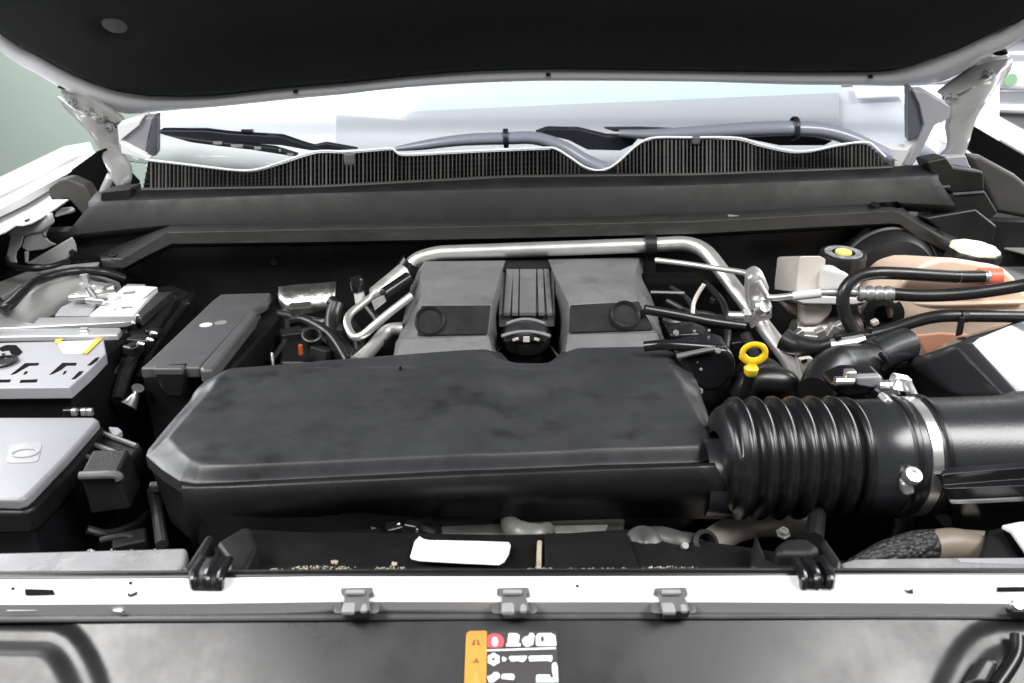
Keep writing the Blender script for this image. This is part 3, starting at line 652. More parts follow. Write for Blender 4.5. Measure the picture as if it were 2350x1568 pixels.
# ================================================================== bellows intake hose, clamp, duct and air box
ih = thing('intake_hose', 'black corrugated rubber intake hose joining resonator and air box', 'air hose', P(1800, 1190, y=.17))
AX = P(1640, 1052, y=.168); AE = P(2110, 1046, y=.178); axv = (AE - AX).normalized()
def along(px): # distance along the axis at which it passes picture column px
    lo, hi = -0.3, .8
    for _ in range(40):
        m = (lo + hi) / 2; q = AX + axv * m - CAM; u = q.x / q.dot(FW) * FPX + W0 / 2
        if u < px: lo = m
        else: hi = m
    return lo
r0 = pxsize(140, AX)
prof = [(along(1640), r0 * .45), (along(1648), r0 * .80), (along(1658), r0 * .865), (along(1664), r0 * .875)]
x = 1664; pitch = 44.3
for k in range(6):
    for u in range(12):
        t = u / 12; w = .5 - .5 * math.cos(2 * math.pi * t); w = w ** .8
        prof.append((along(x + pitch * (k + t)), r0 * (.875 + .135 * w)))
prof += [(along(1930), r0 * .875), (along(1934), r0 * .97), (along(1942), r0 * .99), (along(1948), r0 * .96), (along(1950), r0 * .9)]
MB().lathe(prof, AX, axv, 72).build('bellows', 'rubber', ih, sharp=60)
MB().lathe([(along(1944), r0 * .90), (along(1950), r0 * .945), (along(2030), r0 * .955), (along(2033), r0 * .985), (along(2050), r0 * .99), (along(2052), r0 * .96), (along(2075), r0 * .96)], AX, axv, 72).build('sleeve', 'duct', ih, sharp=50)
MB().lathe([(along(2034), r0 * .99), (along(2037), r0 * 1.012), (along(2046), r0 * 1.012), (along(2050), r0 * .99)], AX, axv, 72).build('band', 'rubber', ih)
for a, b in ((1655, 1250), (1690, 1258)): pass
clampo = thing('hose_clamp', 'bright steel hose clamp around the intake duct', 'hose clamp', P(2090, 1120, y=.12))
cband = MB().lathe([(along(2066), r0 * .965), (along(2067), r0 * .985), (along(2089), r0 * .988), (along(2090), r0 * .965)], AX, axv, 72).build('band', 'steel', clampo, sharp=40)
cq = P(2093, 1093, y=.118)
MB().lathe([(-.020, .0001), (-.020, .0062), (-.006, .0062), (-.006, .0040), (-.003, .0040), (-.003, .0078), (.0, .008), (.004, .0072), (.0045, .003), (.003, .003), (.003, .0001)], cq, (.1, -.5, .8), 24).build('screw', 'steel', cband, sharp=30)
MB().prism(PL([(2070, 1112), (2096, 1108), (2102, 1136), (2075, 1142)], y=.115), Vector((0, .012, .002))).build('tongue', 'alu_dull', clampo, bevel=.003)
for a, b in ((2034, 917), (2060, 922)):
    c = P(a, b, y=.19); MB().box(c, .010, .016, .006, Matrix.Rotation(.5, 3, 'Y')).build('catch', 'alu_dull', clampo, bevel=.0015)

ab = thing('air_box', 'black air filter box with broad glossy lid at the right edge', 'air filter box', P(2300, 1150, y=.2))
MB().lathe([(along(2092), r0 * .94), (along(2098), r0 * .985), (along(2108), r0 * .99), (along(2112), r0 * .955), (along(2300), r0 * .99), (along(2330), r0 * 1.05), (along(2420), r0 * 1.1)], AX, axv, 72).build('inlet_duct', 'duct', ab, sharp=50)
MB().lathe([(along(2098), r0 * .99), (along(2102), r0 * 1.025), (along(2109), r0 * 1.025), (along(2112), r0 * .99)], AX, axv, 72).build('seal', 'rubber', ab)
top = [(2208, 786, .058), (2230, 772, .060), (2300, 752, .066), (2500, 690, .066), (2700, 700, .066), (2700, 1100, .05), (2500, 1090, .05), (2340, 930, .052)]
mid = [(2085, 826, .02), (2195, 776, .045), (2300, 745, .05), (2500, 680, .05), (2720, 690, .05), (2720, 1130, .03), (2480, 1130, .02), (2200, 912, .0)]
low = [(2045, 835, .0), (2185, 800, .0), (2300, 770, .0), (2500, 720, .0), (2730, 730, -.02), (2730, 1200, -.06), (2420, 1180, -.06), (2110, 915, -.05)]
tp, mp_, lw = PD(top), PD(mid), PD(low)
lw2 = [q + Vector((0, 0, -.12)) for q in lw]
m_ = MB(); n8 = len(tp); m_.loft([lw2, lw, mp_, tp], closed=True); m_.add(tp, [list(range(n8))])
bmo = m_.build('lid', 'box_lid', ab, bevel=.010, seg=4, ang=15, sharp=14)
wl = bmo.modifiers.new('weld', 'WELD'); wl.merge_threshold = 1e-5
bmo.modifiers.move(1, 0)
tray = [[(2160, 1086, .028), (2200, 1080, .028), (2350, 1070, .028), (2520, 1062, .028)], [(2156, 1092, .027), (2190, 1088, .028), (2350, 1076, .028), (2520, 1068, .028)], [(2158, 1114, .016), (2190, 1112, .016), (2350, 1100, .016), (2520, 1092, .016)],
    [(2162, 1122, .016), (2200, 1122, .016), (2350, 1116, .016), (2520, 1110, .016)], [(2172, 1146, .004), (2215, 1146, .004), (2350, 1140, .004), (2520, 1136, .004)], [(2176, 1153, .003), (2222, 1153, .003), (2350, 1148, .003), (2520, 1144, .003)], [(2185, 1200, -.05), (2235, 1205, -.05), (2350, 1208, -.05), (2520, 1210, -.05)]]
MB().loft([smooth_path(PD(r_), 5) for r_ in tray]).build('lower_tray', 'black_gloss', ab, bevel=.003, ang=15, sharp=40, solid=.004)
MB().prism(PD([(2155, 1088, .026), (2200, 1082, .026), (2520, 1064, .026), (2520, 1200, -.04), (2240, 1200, -.04), (2180, 1140, .0)]), Vector((0, .03, -.02))).build('lower_body', 'black', ab)
MB().tube(PL([(1990, 790), (2005, 850), (2000, 900)], z=-.03), .01).build('bracket', 'black', ab)
# sensor on the duct
sn = thing('air_flow_sensor', 'black plug in sensor with pale pins on top of the intake duct', 'sensor', P(1990, 900, y=.22))
MB().prism(PL(ZZ(Z6, [(1150, 1010), (1270, 955), (1480, 960), (1500, 1010), (1410, 1080), (1250, 1095), (1170, 1060)]), y=.225), Vector((0, .03, 0))).build('body', 'black_gloss', sn, bevel=.005, seg=3)
MB().tube([P(*Z6(1180, 990), y=.22), P(*Z6(1290, 985), y=.22)], .0045, 10).build('terminal', 'steel', sn)
MB().box(P(*Z6(1270, 955), y=.222), .010, .01, .012).build('terminal', 'steel', sn, bevel=.002)
MB().prism(PL(ZZ(Z6, [(1300, 965), (1470, 958), (1480, 1000), (1420, 1040), (1310, 1020)]), y=.221), Vector((0, .01, 0))).build('connector', 'lid', sn, bevel=.003)
MB().tube([P(*Z6(1450, 1015), y=.215), P(*Z6(1560, 1005), y=.215), P(*Z6(1640, 985), y=.215)], .0045, 10).build('terminal', 'steel', sn)
MB().tube([P(*Z6(1615, 985), y=.21), P(*Z6(1665, 1085), y=.21)], .0048, 10).build('pin', 'steel', sn)
MB().box(P(*Z6(1580, 998), y=.213), .017, .012, .014, Matrix.Rotation(.2, 3, 'Y')).build('terminal', 'steel', sn, bevel=.002)
MB().prism(PL(ZZ(Z6, [(1430, 1050), (1570, 1035), (1600, 1085), (1470, 1090)]), y=.218), Vector((0, .01, 0))).build('connector', 'lid', sn, bevel=.003)

# ================================================================== aluminium refrigerant pipes
pipe = thing('refrigerant_pipe', 'thick bent aluminium pipe running over the rear engine cover', 'pipe', P(1840, 900, z=-.05))
pp = [P(922, 640, y=.63), P(948, 598, y=.645), P(1000, 581, y=.65), P(1240, 574, y=.65), P(1490, 563, y=.65), P(1600, 560, y=.65), P(1632, 585, y=.63), P(1700, 680, y=.56), P(1760, 760, y=.50), P(1826, 850, y=.43), P(1838, 920, y=.36)]
MB().tube(round_path([pp[0], pp[1], pp[2], pp[4], P(1606, 556, y=.65), pp[7], P(1828, 848, y=.43), P(1840, 935, y=.36)], .04), pxsize(17, pp[3]), 24, sub=False).build('tube', 'alu', pipe)
c = P(1491, 563, y=.65)
MB().lathe([(-.008, .0132), (-.008, .0158), (.008, .0158), (.008, .0132)], c, (1, 0, 0), 24).build('clip', 'black', pipe)
MB().prism(PL([(1480, 552), (1504, 550), (1506, 660), (1478, 662)], y=.652), Vector((0, .01, 0))).build('clip_leg', 'black', pipe, bevel=.002)
MB().lathe([(-.012, .0150), (-.012, .0175), (.014, .0175), (.014, .015)], P(936, 620, y=.635), (.55, .1, .8), 24).build('grommet', 'rubber', pipe)
br = P(1745, 700, y=.515)
MB().prism(PL(ZZ(Z6, [(640, 350), (700, 318), (745, 345), (775, 420), (770, 470), (720, 500), (690, 570), (650, 560), (635, 460)]), y=.505), Vector((0, .02, .006))).build('joint_block', 'alu_dull', pipe, bevel=.006, seg=3)
MB().prism(PL(ZZ(Z6, [(690, 540), (790, 560), (790, 600), (660, 670), (648, 640)]), y=.50), Vector((0, .006, .002))).build('bracket', 'alu_dull', pipe, bevel=.0015)
MB().lathe([(-.02, .008), (-.006, .009), (-.006, .011), (0, .0115), (.004, .008), (.004, .0001)], P(*Z6(740, 528), y=.495), (.2, -.8, .5), 18).build('bolt', 'steel', pipe)
bs = MB().tube([P(*Z6(515, 585), y=.50), P(*Z6(640, 590), y=.50)], .0062, 12); bs.build('stud', 'steel', pipe)
MB().lathe([(-.004, .010), (.004, .010)], P(*Z6(625, 588), y=.50), (1, 0, 0), 6, cap=True).build('nut', 'steel', pipe, sharp=20)
MB().prism(PL(ZZ(Z6, [(955, 850), (1030, 840), (1070, 875), (1060, 940), (1010, 1020), (985, 960)]), y=.37), Vector((0, .006, 0))).build('bracket', 'beige', pipe, bevel=.002)
slab('bracket_slot', PL(ZZ(Z6, [(970, 862), (1005, 850), (1008, 866), (975, 878)]), y=.369), .001, 'deep', pipe, up=Vector((0, -1, 0)))

tl = thing('refrigerant_line', 'thin aluminium line with crimped ferrule and black hose crossing the coolant tank', 'pipe', P(1745, 690, y=.5))
MB().tube([P(*Z6(70, 240), y=.60), P(*Z6(250, 262), y=.58), P(*Z6(450, 292), y=.555), P(*Z6(620, 318), y=.525), P(*Z6(690, 340), y=.505)], .0038, 14).build('feed', 'alu_dull', tl)
MB().tube([P(*Z6(700, 370), y=.498), P(*Z6(740, 440), y=.495), P(*Z6(780, 473), y=.492), P(*Z6(930, 460), y=.47), P(*Z6(1100, 440), y=.46), P(*Z6(1330, 440), y=.45)], .0042, 16).build('line', 'alu_dull', tl)
MB().tube([P(*Z6(920, 464), y=.468), P(*Z6(1095, 444), y=.459)], .0055, 16).build('sleeve', 'milky_white', tl)
fa = P(*Z6(1315, 447), y=.45); fb = P(*Z6(1545, 450), y=.44); fx = fb - fa; L = fx.length
pf = [(0, .004), (0, .0072)]
for k in range(4): pf += [(L * (.06 + .24 * k), .0098), (L * (.17 + .24 * k), .0098), (L * (.19 + .24 * k), .0084), (L * (.25 + .24 * k), .0084)]
pf += [(L, .0085), (L, .006)]
MB().lathe(pf, fa, fx, 28).build('ferrule', 'steel', tl, sharp=25)
MB().tube([fb - fx * .05, P(*Z6(1700, 460), y=.435), P(*Z6(1900, 455), y=.43), P(*Z6(2100, 435), y=.425), P(*Z6(2350, 395), y=.42), P(*Z6(2600, 340), y=.41)], .0076, 20).build('hose', 'hose', tl)

# small line loop left of the engine cover
sl = thing('sensor_line', 'bent aluminium line with black service cap left of the engine cover', 'pipe', P(815, 780, z=-.05))
MB().tube(round_path([P(*Z5(590, 460), y=.50), P(*Z5(420, 590), y=.48), P(*Z5(240, 750), y=.46), P(*Z5(170, 600), y=.50), P(*Z5(340, 470), y=.54), P(*Z5(520, 330), y=.58)], .02), .0052, 14, sub=False).build('line', 'alu', sl)
MB().tube([P(*Z5(365, 455), y=.535), P(*Z5(540, 310), y=.575)], .0112, 18).build('muffler', 'alu_dull', sl)
MB().tube([P(*Z5(420, 450), y=.52), P(*Z5(570, 350), y=.55)], .0085, 16).build('sleeve', 'black_gloss', sl)
slab('clip', PL(ZZ(Z5, [(345, 490), (420, 455), (435, 490), (365, 545)]), y=.52), .004, 'alu_dull', sl, up=Vector((0, -1, 0)))
MB().lathe([(0, .0075), (.02, .0065), (.032, .0062)], P(*Z5(275, 500), y=.55), (-.12, 0, 1), 18).build('port', 'milky_white', sl)
MB().lathe([(0, .0085), (.014, .0095), (.018, .008), (.020, .005), (.020, .0001)], P(*Z5(262, 430), y=.55), (-.12, 0, 1), 20).build('cap', 'black_gloss', sl)
MB().tube([P(*Z5(240, 880), z=.0), P(*Z5(330, 800), z=.0), P(*Z5(400, 720), z=.005), P(*Z5(450, 675), z=.01), P(*Z5(540, 665), z=.012)], .0088, 18).build('heater_tube', 'alu_dull', sl)

# ================================================================== brake fluid reservoir
bk = thing('brake_reservoir', 'milky white brake fluid reservoir with black ribbed cap', 'reservoir', P(1900, 790, y=.58))
MB().prism(PL(ZZ(ZR, [(572, 285), (590, 275), (735, 275), (780, 300), (775, 560), (545, 560), (548, 480)]), y=.56), Vector((0, .09, -.027))).build('tank_body', 'milky', bk, bevel=.016, seg=4)
MB().prism(PL(ZZ(ZR, [(775, 330), (1000, 380), (1060, 460), (1090, 560), (745, 580)]), y=.545), Vector((0, .08, -.024))).build('tank_body', 'milky_white', bk, bevel=.012, seg=4)
MB().prism(PL(ZZ(ZR, [(480, 612), (700, 590), (1120, 612), (1125, 640), (1000, 662), (600, 655)]), y=.53), Vector((0, .09, -.027))).build('flange', 'milky_white', bk, bevel=.006, seg=3)
MB().prism(PL(ZZ(ZR, [(575, 655), (850, 655), (830, 740), (740, 830), (590, 840), (575, 760)]), y=.55), Vector((0, .06, 0))).build('lower_body', 'milky', bk, bevel=.008, seg=3)
MB().prism(PL(ZZ(ZR, [(430, 650), (580, 655), (580, 790), (470, 730)]), y=.56), Vector((0, .04, 0))).build('lower_body', 'brown_hose', bk, bevel=.008, seg=3)
c = P(*ZR(905, 318), y=.575); rr = pxsize(52, c)
MB().lathe([(-.022, rr * .8), (-.020, rr * .98), (.002, rr), (.006, rr * .96), (.007, rr * .86), (.005, rr * .5), (.005, .0001)], c + Vector((0, 0, .006)), (0, -.1, 1), 48, sq=lambda th: 1 + .018 * math.cos(14 * th)).build('cap', 'black', bk, sharp=40); bkc = bpy.context.scene.collection.objects[-1]
MB().lathe([(0, rr * .50), (.0008, rr * .50), (.0008, rr * .80), (0, rr * .80)], c + Vector((0, -.0008, .0125)), (0, -.1, 1), 36).build('cap_print', 'print', bkc)
MB().lathe([(0, .0001), (.003, .0001), (.003, rr * .34), (0, rr * .36)], c + Vector((0, -.0008, .0120)), (0, -.1, 1), 30).build('cap_symbol', mat('pale_yellow_symbol', (.72, .68, .2), .4), bkc)
mc = thing('master_cylinder', 'grimy cast master cylinder below the brake reservoir', 'master cylinder', P(1900, 820, y=.55))
MB().tube(PL(ZZ(ZR, [(520, 880), (700, 880), (900, 850), (1040, 820)]), y=.57), .019, 16).build('barrel', 'alu_dull', mc)
for a, b, s in ((560, 900, .012), (640, 930, .015), (740, 900, .013), (830, 870, .014), (890, 830, .012), (1060, 690, .009), (1000, 860, .010), (1150, 800, .008)):
    MB().box(P(*ZR(a, b), y=.54), s * 1.4, s, s, Matrix.Rotation(a * .01, 3, 'Y')).build('casting_lug', 'alu_dull' if a % 3 else 'black_gloss', mc, bevel=.002)
bb = thing('brake_booster', 'round black brake booster behind the reservoir', 'brake booster', P(2040, 700, y=.66))
MB().lathe([(0, .0001), (0, .03), (.01, .060), (.03, .072), (.05, .074), (.055, .074)], P(2055, 650, y=.64), (0, 1, 0), 48).build('shell', 'black', bb)
MB().lathe([(.028, .0725), (.03, .0755), (.036, .0755), (.038, .073)], P(2055, 650, y=.64), (0, 1, 0), 48).build('rim', 'cowl_lip', bb)

# ================================================================== coolant tank
ct = thing('coolant_tank', 'peach translucent coolant expansion tank with pale topped black cap', 'coolant tank', P(2200, 800, y=.45))
co = ZZ(ZR, [(1290, 640), (1310, 600), (1400, 470), (1490, 390), (1560, 330), (1700, 290), (1800, 290), (2100, 335), (2200, 370), (2280, 440), (2340, 540), (2460, 620), (2700, 700), (2700, 1100), (1560, 1100), (1480, 960), (1330, 860), (1305, 760)])
MB().prism(PL(co, y=.47), Vector((0, .13, -.034))).build('tank_body', 'tank', ct, bevel=.030, seg=6, ang=25)
MB().prism(PL(ZZ(ZR, [(1480, 900), (1700, 880), (2000, 900), (2050, 960), (1900, 1060), (1560, 1060)]), y=.468), Vector((0, .01, 0))).build('coolant_level', 'coolant', ct, bevel=.004, seg=3)
MB().tube([P(*ZR(1420, 640), y=.474), P(*ZR(1700, 655), y=.468), P(*ZR(2350, 640), y=.466)], .003, 8).build('mould_seam', 'tank', ct)
c = P(*ZR(1940, 268), y=.505); rr = pxsize(57, c)
MB().lathe([(-.03, rr * .8), (-.026, rr * .8), (-.022, rr * .97), (.0, rr), (.006, rr * .99), (.008, rr * .94), (.008, .0001)], c, (.05, -.1, 1), 60, sq=lambda th: 1 + .03 * math.cos(9 * th)).build('cap', 'black', ct, sharp=40); ctc = bpy.context.scene.collection.objects[-1]
MB().lathe([(0, rr * .93), (.002, rr * .92), (.0035, rr * .86), (.004, rr * .4), (.004, .0001)], c + Vector((.0003, -.0007, .0078)), (.05, -.1, 1), 60, sq=lambda th: 1 + .03 * math.cos(9 * th)).build('cap_print', 'cap_pale', ctc, sharp=50)
MB().tube([P(*ZR(1990, 445), y=.462), P(*ZR(2165, 440), y=.458)], .0115, 16).build('outlet_spigot', mat('orange_red_spigot', (.75, .16, .09), .35, sss=.1), ct)
# hoses
h1 = thing('overflow_hose', 'black hose arching from the tank spigot down past the brake reservoir', 'hose', P(1965, 790, y=.45))
MB().tube([P(*ZR(2025, 440), y=.455), P(*ZR(1850, 440), y=.455), P(*ZR(1650, 430), y=.455), P(*ZR(1400, 415), y=.455), P(*ZR(1180, 410), y=.455), P(*ZR(1030, 440), y=.455), P(*ZR(930, 540), y=.45), P(*ZR(915, 660), y=.445), P(*ZR(950, 780), y=.44), P(*ZR(1020, 900), y=.435)], .0078, 18).build('tube', 'hose', h1)
MB().lathe([(-.030, .0070), (-.026, .0078), (-.020, .0072), (.004, .0072), (.008, .0080), (.010, .0070)], P(*ZR(2000, 440), y=.455), (1, 0, .0), 24).build('spring_clip', 'steel', h1)
h2_ = thing('heater_hose', 'black hose running under the tank with a strap, along to the bellows', 'hose', P(1850, 830, y=.42))
MB().tube([P(*ZR(2700, 770), y=.40), P(*ZR(2350, 755), y=.405), P(*ZR(2000, 750), y=.41), P(*ZR(1700, 752), y=.415), P(*ZR(1500, 790), y=.42), P(*ZR(1250, 870), y=.42), P(*ZR(1000, 930), y=.42), P(*ZR(850, 965), y=.425), P(*ZR(700, 1000), y=.43), P(*ZR(540, 980), y=.44), P(*ZR(440, 930), y=.45)], [.0074, .0074, .0074, .0074, .0074, .0074, .008, .009, .013, .014], 18).build('tube', 'hose', h2_)
MB().lathe([(-.004, .0066), (-.004, .0076), (.004, .0076), (.004, .0066)], P(*ZR(1868, 752), y=.41), (1, 0, 0), 20).build('strap', 'black', h2_)
MB().prism(PL(ZZ(ZR, [(1845, 760), (1890, 760), (1865, 900), (1815, 915)]), y=.40), Vector((0, .004, 0))).build('strap_tail', 'black', h2_, bevel=.001)
MB().tube([P(*ZR(820, 985), y=.405), P(*ZR(1000, 960), y=.40), P(*ZR(1080, 945), y=.40)], .008, 10).build('crusty_clip', 'alu_dull', h2_)
for a, b in ((1120, 860), (1165, 800), (1240, 915), (1210, 940), (1140, 930), (870, 915), (1080, 1000)):
    MB().box(P(*ZR(a, b), y=.40), .008, .008, .007, Matrix.Rotation(a, 3, 'Y')).build('clip_lug', 'beige' if a % 2 else 'black', h2_, bevel=.002)
rh = thing('radiator_hose', 'fat black radiator hose elbow behind the intake sensor', 'hose', P(1900, 880, y=.3))
MB().tube([P(*Z6(1620, 760), y=.40), P(*Z6(1500, 800), y=.385), P(*Z6(1400, 850), y=.37)], .0195, 30).build('sleeve', 'duct', rh)
MB().lathe([(0, .0197), (.001, .022), (.006, .022), (.008, .0197)], P(*Z6(1395, 850), y=.37), P(*Z6(1500, 800), y=.385) - P(*Z6(1395, 850), y=.37), 30).build('band', 'rubber', rh)
MB().tube([P(*Z6(1420, 845), y=.37), P(*Z6(1330, 885), y=.36), P(*Z6(1200, 900), y=.35), P(*Z6(1120, 950), y=.33), P(*Z6(1060, 1060), y=.30)], [.0195, .022, .023, .021, .019], 26).build('elbow', 'hose', rh)
MB().tube([P(*Z6(1460, 820), y=.345), P(*Z6(1500, 870), y=.345), P(*Z6(1480, 920), y=.345)], .003, 8).build('wire_clip', 'black', rh)
pl_ = thing('pulley_hub', 'dark ring shaped pipe stub behind the tank hoses', 'pipe', P(2060, 760, y=.5))
MB().lathe([(0, .012), (0, .024), (.02, .024), (.022, .012), (.004, .010), (.004, .0001)], P(*ZR(1220, 720), y=.49), (-.3, -1, .2), 28).build('stub', 'cowl', pl_)

# ================================================================== dipstick
dp = thing('oil_dipstick', 'yellow ring handled oil dipstick right of the resonator', 'dipstick', P(1728, 900, y=.32))
c = P(*Z6(678, 815), y=.33); k = pxsize(1, c)
vs = MB(); n = 40; m2 = 10; 
for i in range(n):
    th = 2 * math.pi * i / n; cr_ = Vector((math.cos(th) * 26 * k, 0, math.sin(th) * 21 * k))
    rad = Vector((math.cos(th), 0, math.sin(th)))
    w = 7.2 * k + 2.5 * k * (math.sin(th) < -.3)
    for j in range(m2):
        ph = 2 * math.pi * j / m2; vs.v.append(c + cr_ + rad * (w * math.cos(ph)) + Vector((0, 1, 0)) * (5.5 * k * math.sin(ph)))
vs.f = [[i * m2 + j, ((i + 1) % n) * m2 + j, ((i + 1) % n) * m2 + (j + 1) % m2, i * m2 + (j + 1) % m2] for i in range(n) for j in range(m2)]
vs.build('ring_handle', 'yellow', dp)
MB().lathe([(-30 * k, 0.0001), (-30 * k, 11 * k), (-24 * k, 15 * k), (-12 * k, 17 * k), (-5 * k, 12 * k), (0, 10 * k), (8 * k, 11 * k)], c + Vector((-2 * k, 0, -26 * k)), (0, 0, 1), 20).build('stem', 'yellow', dp)
MB().tube([c + Vector((-2 * k, 0, -54 * k)), c + Vector((-4 * k, .01, -140 * k))], 13 * k, 14).build('tube', 'black', dp)

# ================================================================== dark engine parts right of the cover
tb = thing('throttle_body', 'gloss black throttle body with small bright bolts right of the resonator', 'throttle body', P(1620, 890, y=.36))
MB().prism(rounded(PL(ZZ(Z6, [(170, 835), (440, 780), (540, 800), (575, 880), (560, 960), (470, 1050), (380, 1060), (330, 1040)]), y=.35), .02), Vector((0, .05, 0))).build('housing', 'black_gloss', tb, bevel=.006, seg=3)
MB().tube([P(*Z6(200, 835), y=.345), P(*Z6(440, 785), y=.345)], .003, 8).build('edge', 'steel', tb)
MB().tube([P(*Z6(0, 775), y=.365), P(*Z6(130, 765), y=.36), P(*Z6(370, 780), y=.36), P(*Z6(480, 790), y=.36)], .006, 12).build('rail', 'black_gloss', tb)
MB().prism(PL(ZZ(Z6, [(150, 700), (330, 690), (420, 720), (430, 760), (200, 770)]), y=.40), Vector((0, .04, 0))).build('housing', 'black_gloss', tb, bevel=.006, seg=3)
for a, b, w in ((195, 690, 12), (310, 680, 6), (400, 675, 6), (310, 755, 10), (455, 800, 12), (340, 1050, 14), (350, 915, 6)):
    q = P(*Z6(a, b), y=.342 if b > 780 else .395); bolt('bolt', q, (0, -1, .4), pxsize(w * .42, q), pxsize(w * .5, q), tb)
MB().tube([P(*Z6(0, 545), y=.45), P(*Z6(200, 580), y=.45), P(*Z6(400, 620), y=.45), P(*Z6(620, 650), y=.45)], .0062, 12).build('wiring_loom', 'hose', tb)
MB().tube([P(*Z6(40, 438), y=.55), P(*Z6(245, 444), y=.55)], .0022, 8).build('wire', 'steel', tb)
MB().tube([P(*Z6(370, 390), y=.52), P(*Z6(320, 470), y=.52), P(*Z6(300, 545), y=.51), P(*Z6(305, 680), y=.47), P(*Z6(310, 710), y=.46)], .0028, 8).build('wire', 'milky', tb)
MB().tube(PL(ZZ(Z6, [(600, 1080), (640, 1010), (720, 985), (860, 1000), (900, 1070)]), y=.36), .016, 14).build('wiring_loom', 'hose', tb)
MB().prism(PL(ZZ(Z6, [(560, 1000), (640, 900), (800, 880), (900, 950), (900, 1100), (560, 1100)]), y=.38), Vector((0, .03, 0))).build('timing_cover', 'cowl', tb, bevel=.008)
eb = thing('engine_block', 'dark engine block under the covers', 'engine', P(1300, 900, z=-.3))
MB().box((0.06, .42, -.17), .56, .40, .26).build('block', 'deep', eb, bevel=.02)
MB().prism(PL([(1470, 640), (1700, 640), (1720, 800), (1470, 800)], y=.60), Vector((0, .04, 0))).build('rear_head', 'deep', eb, bevel=.01)

# ================================================================== battery
bt = thing('car_battery', 'black car battery with pale label plates at the left edge', 'battery', P(100, 950, z=-.15))
zt = .02
MB().prism(PL([(-120, 905), (165, 905), (245, 815), (300, 768), (440, 672), (395, 652), (150, 700), (-60, 740)], z=zt - .012), -.15).build('case', 'black', bt, bevel=.004)
MB().prism(PL([(-120, 790), (125, 783), (238, 778), (243, 811), (205, 850), (160, 889), (-120, 892)], z=zt), -.014).build('cover_plate', 'lilac', bt, bevel=.0015)
MB().prism(PL(ZZ(ZB, [(555, 690), (880, 685), (1000, 655), (850, 806), (630, 806)]), z=zt + .0008), -.0006).build('label', 'white', bt)
MB().prism(PL(ZZ(ZB, [(540, 690), (560, 660), (650, 655), (590, 690), (570, 712)]), z=zt + .0016), -.0006).build('label_edge', 'yellow_label', bt)
MB().prism(PL(ZZ(ZB, [(810, 806), (960, 655), (1018, 655), (860, 806)]), z=zt + .0016), -.0006).build('label_edge', 'yellow_label', bt)
def slot(pts): slab('slot', PL(ZZ(ZB, pts), z=zt), .0006, 'deep', bt)
for pl in ([(-60, 1072), (108, 1070), (95, 1095), (-60, 1098)], [(205, 1075), (375, 1068), (360, 1095), (195, 1100)], [(865, 930), (950, 855), (985, 848), (965, 880), (900, 928)], [(708, 1068), (785, 990), (828, 985), (800, 1020), (745, 1062)],
           [(105, 1022), (250, 908), (388, 906), (375, 928), (290, 932), (230, 965), (150, 1012)], [(490, 1022), (620, 905), (762, 905), (750, 930), (660, 930), (600, 975), (530, 1010)], [(232, 1020), (250, 990), (278, 990), (258, 1014)], [(620, 1020), (640, 985), (662, 985), (645, 1010)],
           [(-20, 760), (60, 728), (160, 728), (185, 752), (225, 795), (190, 830), (120, 830), (90, 780), (20, 790)], [(20, 812), (55, 810), (40, 826), (20, 826)]): slot(pl)
c = P(*ZB(15, 905), z=zt); MB().lathe([(0, .0001), (0, .016), (.003, .018), (.004, .013), (.002, .012), (.002, .0001)], c, (0, 0, 1), 28).build('vent_plug', 'black_gloss', bt)
# hold-down strap
for k_, (a, b, z_) in enumerate((([(-300, 455), (90, 455), (330, 505), (380, 450), (1330, 435), (1345, 462), (1240, 495), (100, 555), (-300, 560)], 0, .028), ([(-300, 562), (180, 562), (1190, 548), (1205, 575), (1165, 625), (180, 640), (-300, 645)], 0, .026))):
    MB().prism(PL(ZZ(ZB, a if k_ == 0 else a), z=z_), -.008).build('strap', 'strap_metal', bt, bevel=.002, seg=2)
MB().prism(PL(ZZ(ZB, [(540, 430), (600, 350), (720, 290), (1000, 285), (880, 430)]), z=zt + .004), -.01).build('rear_plate', 'lilac', bt, bevel=.001)
MB().prism(PL(ZZ(ZB, [(882, 428), (1225, 145), (1440, 140), (1560, 148), (1320, 428)]), z=zt + .008), -.012).build('rear_label', 'white', bt, bevel=.001)
MB().prism(PL(ZZ(ZB, [(1225, 143), (1265, 118), (1440, 122), (1445, 143)]), z=zt + .008), -.010).build('label_tab', 'lilac', bt, bevel=.001)
for pl in ([(1130, 365), (1150, 365), (1145, 378), (1128, 378)], [(1200, 350), (1300, 340), (1320, 355), (1210, 368)], [(1410, 272), (1520, 180), (1550, 165), (1460, 255)], [(1230, 200), (1350, 190), (1330, 215), (1215, 225)]):
    slab('print', PL(ZZ(ZB, pl), z=zt + .0081), .0005, 'print', bt)
MB().prism(PL(ZZ(ZB, [(1330, 430), (1560, 195), (1640, 200), (1720, 185), (1400, 460)]), z=zt + .004), -.012).build('edge_rail', 'cowl_lip', bt, bevel=.002)
MB().tube([P(*ZB(800, 572), z=.028), P(*ZB(870, 570), z=.028)], .003, 8).build('stud', 'steel', bt)
tm = thing('battery_terminal', 'bright metal battery terminal clamp with bolt near the strut tower', 'terminal', P(215, 690, z=.02))
c = P(*ZB(960, 215), z=.035)
MB().lathe([(-.02, .014), (.004, .013), (.008, .010), (.008, .0001)], c, (0, 0, 1), 20).build('post', 'alu_dull', tm)
for a, b, sx, sy, sz, rz in ((900, 225, .040, .014, .010, .3), (990, 160, .034, .02, .012, -.3), (1040, 235, .030, .016, .012, .5), (800, 245, .03, .016, .008, .2), (960, 285, .03, .012, .008, -.2)):
    MB().box(P(*ZB(a, b), z=.034), sx, sy, sz, Matrix.Rotation(rz, 3, 'Z')).build('clamp_jaw', 'steel', tm, bevel=.003)
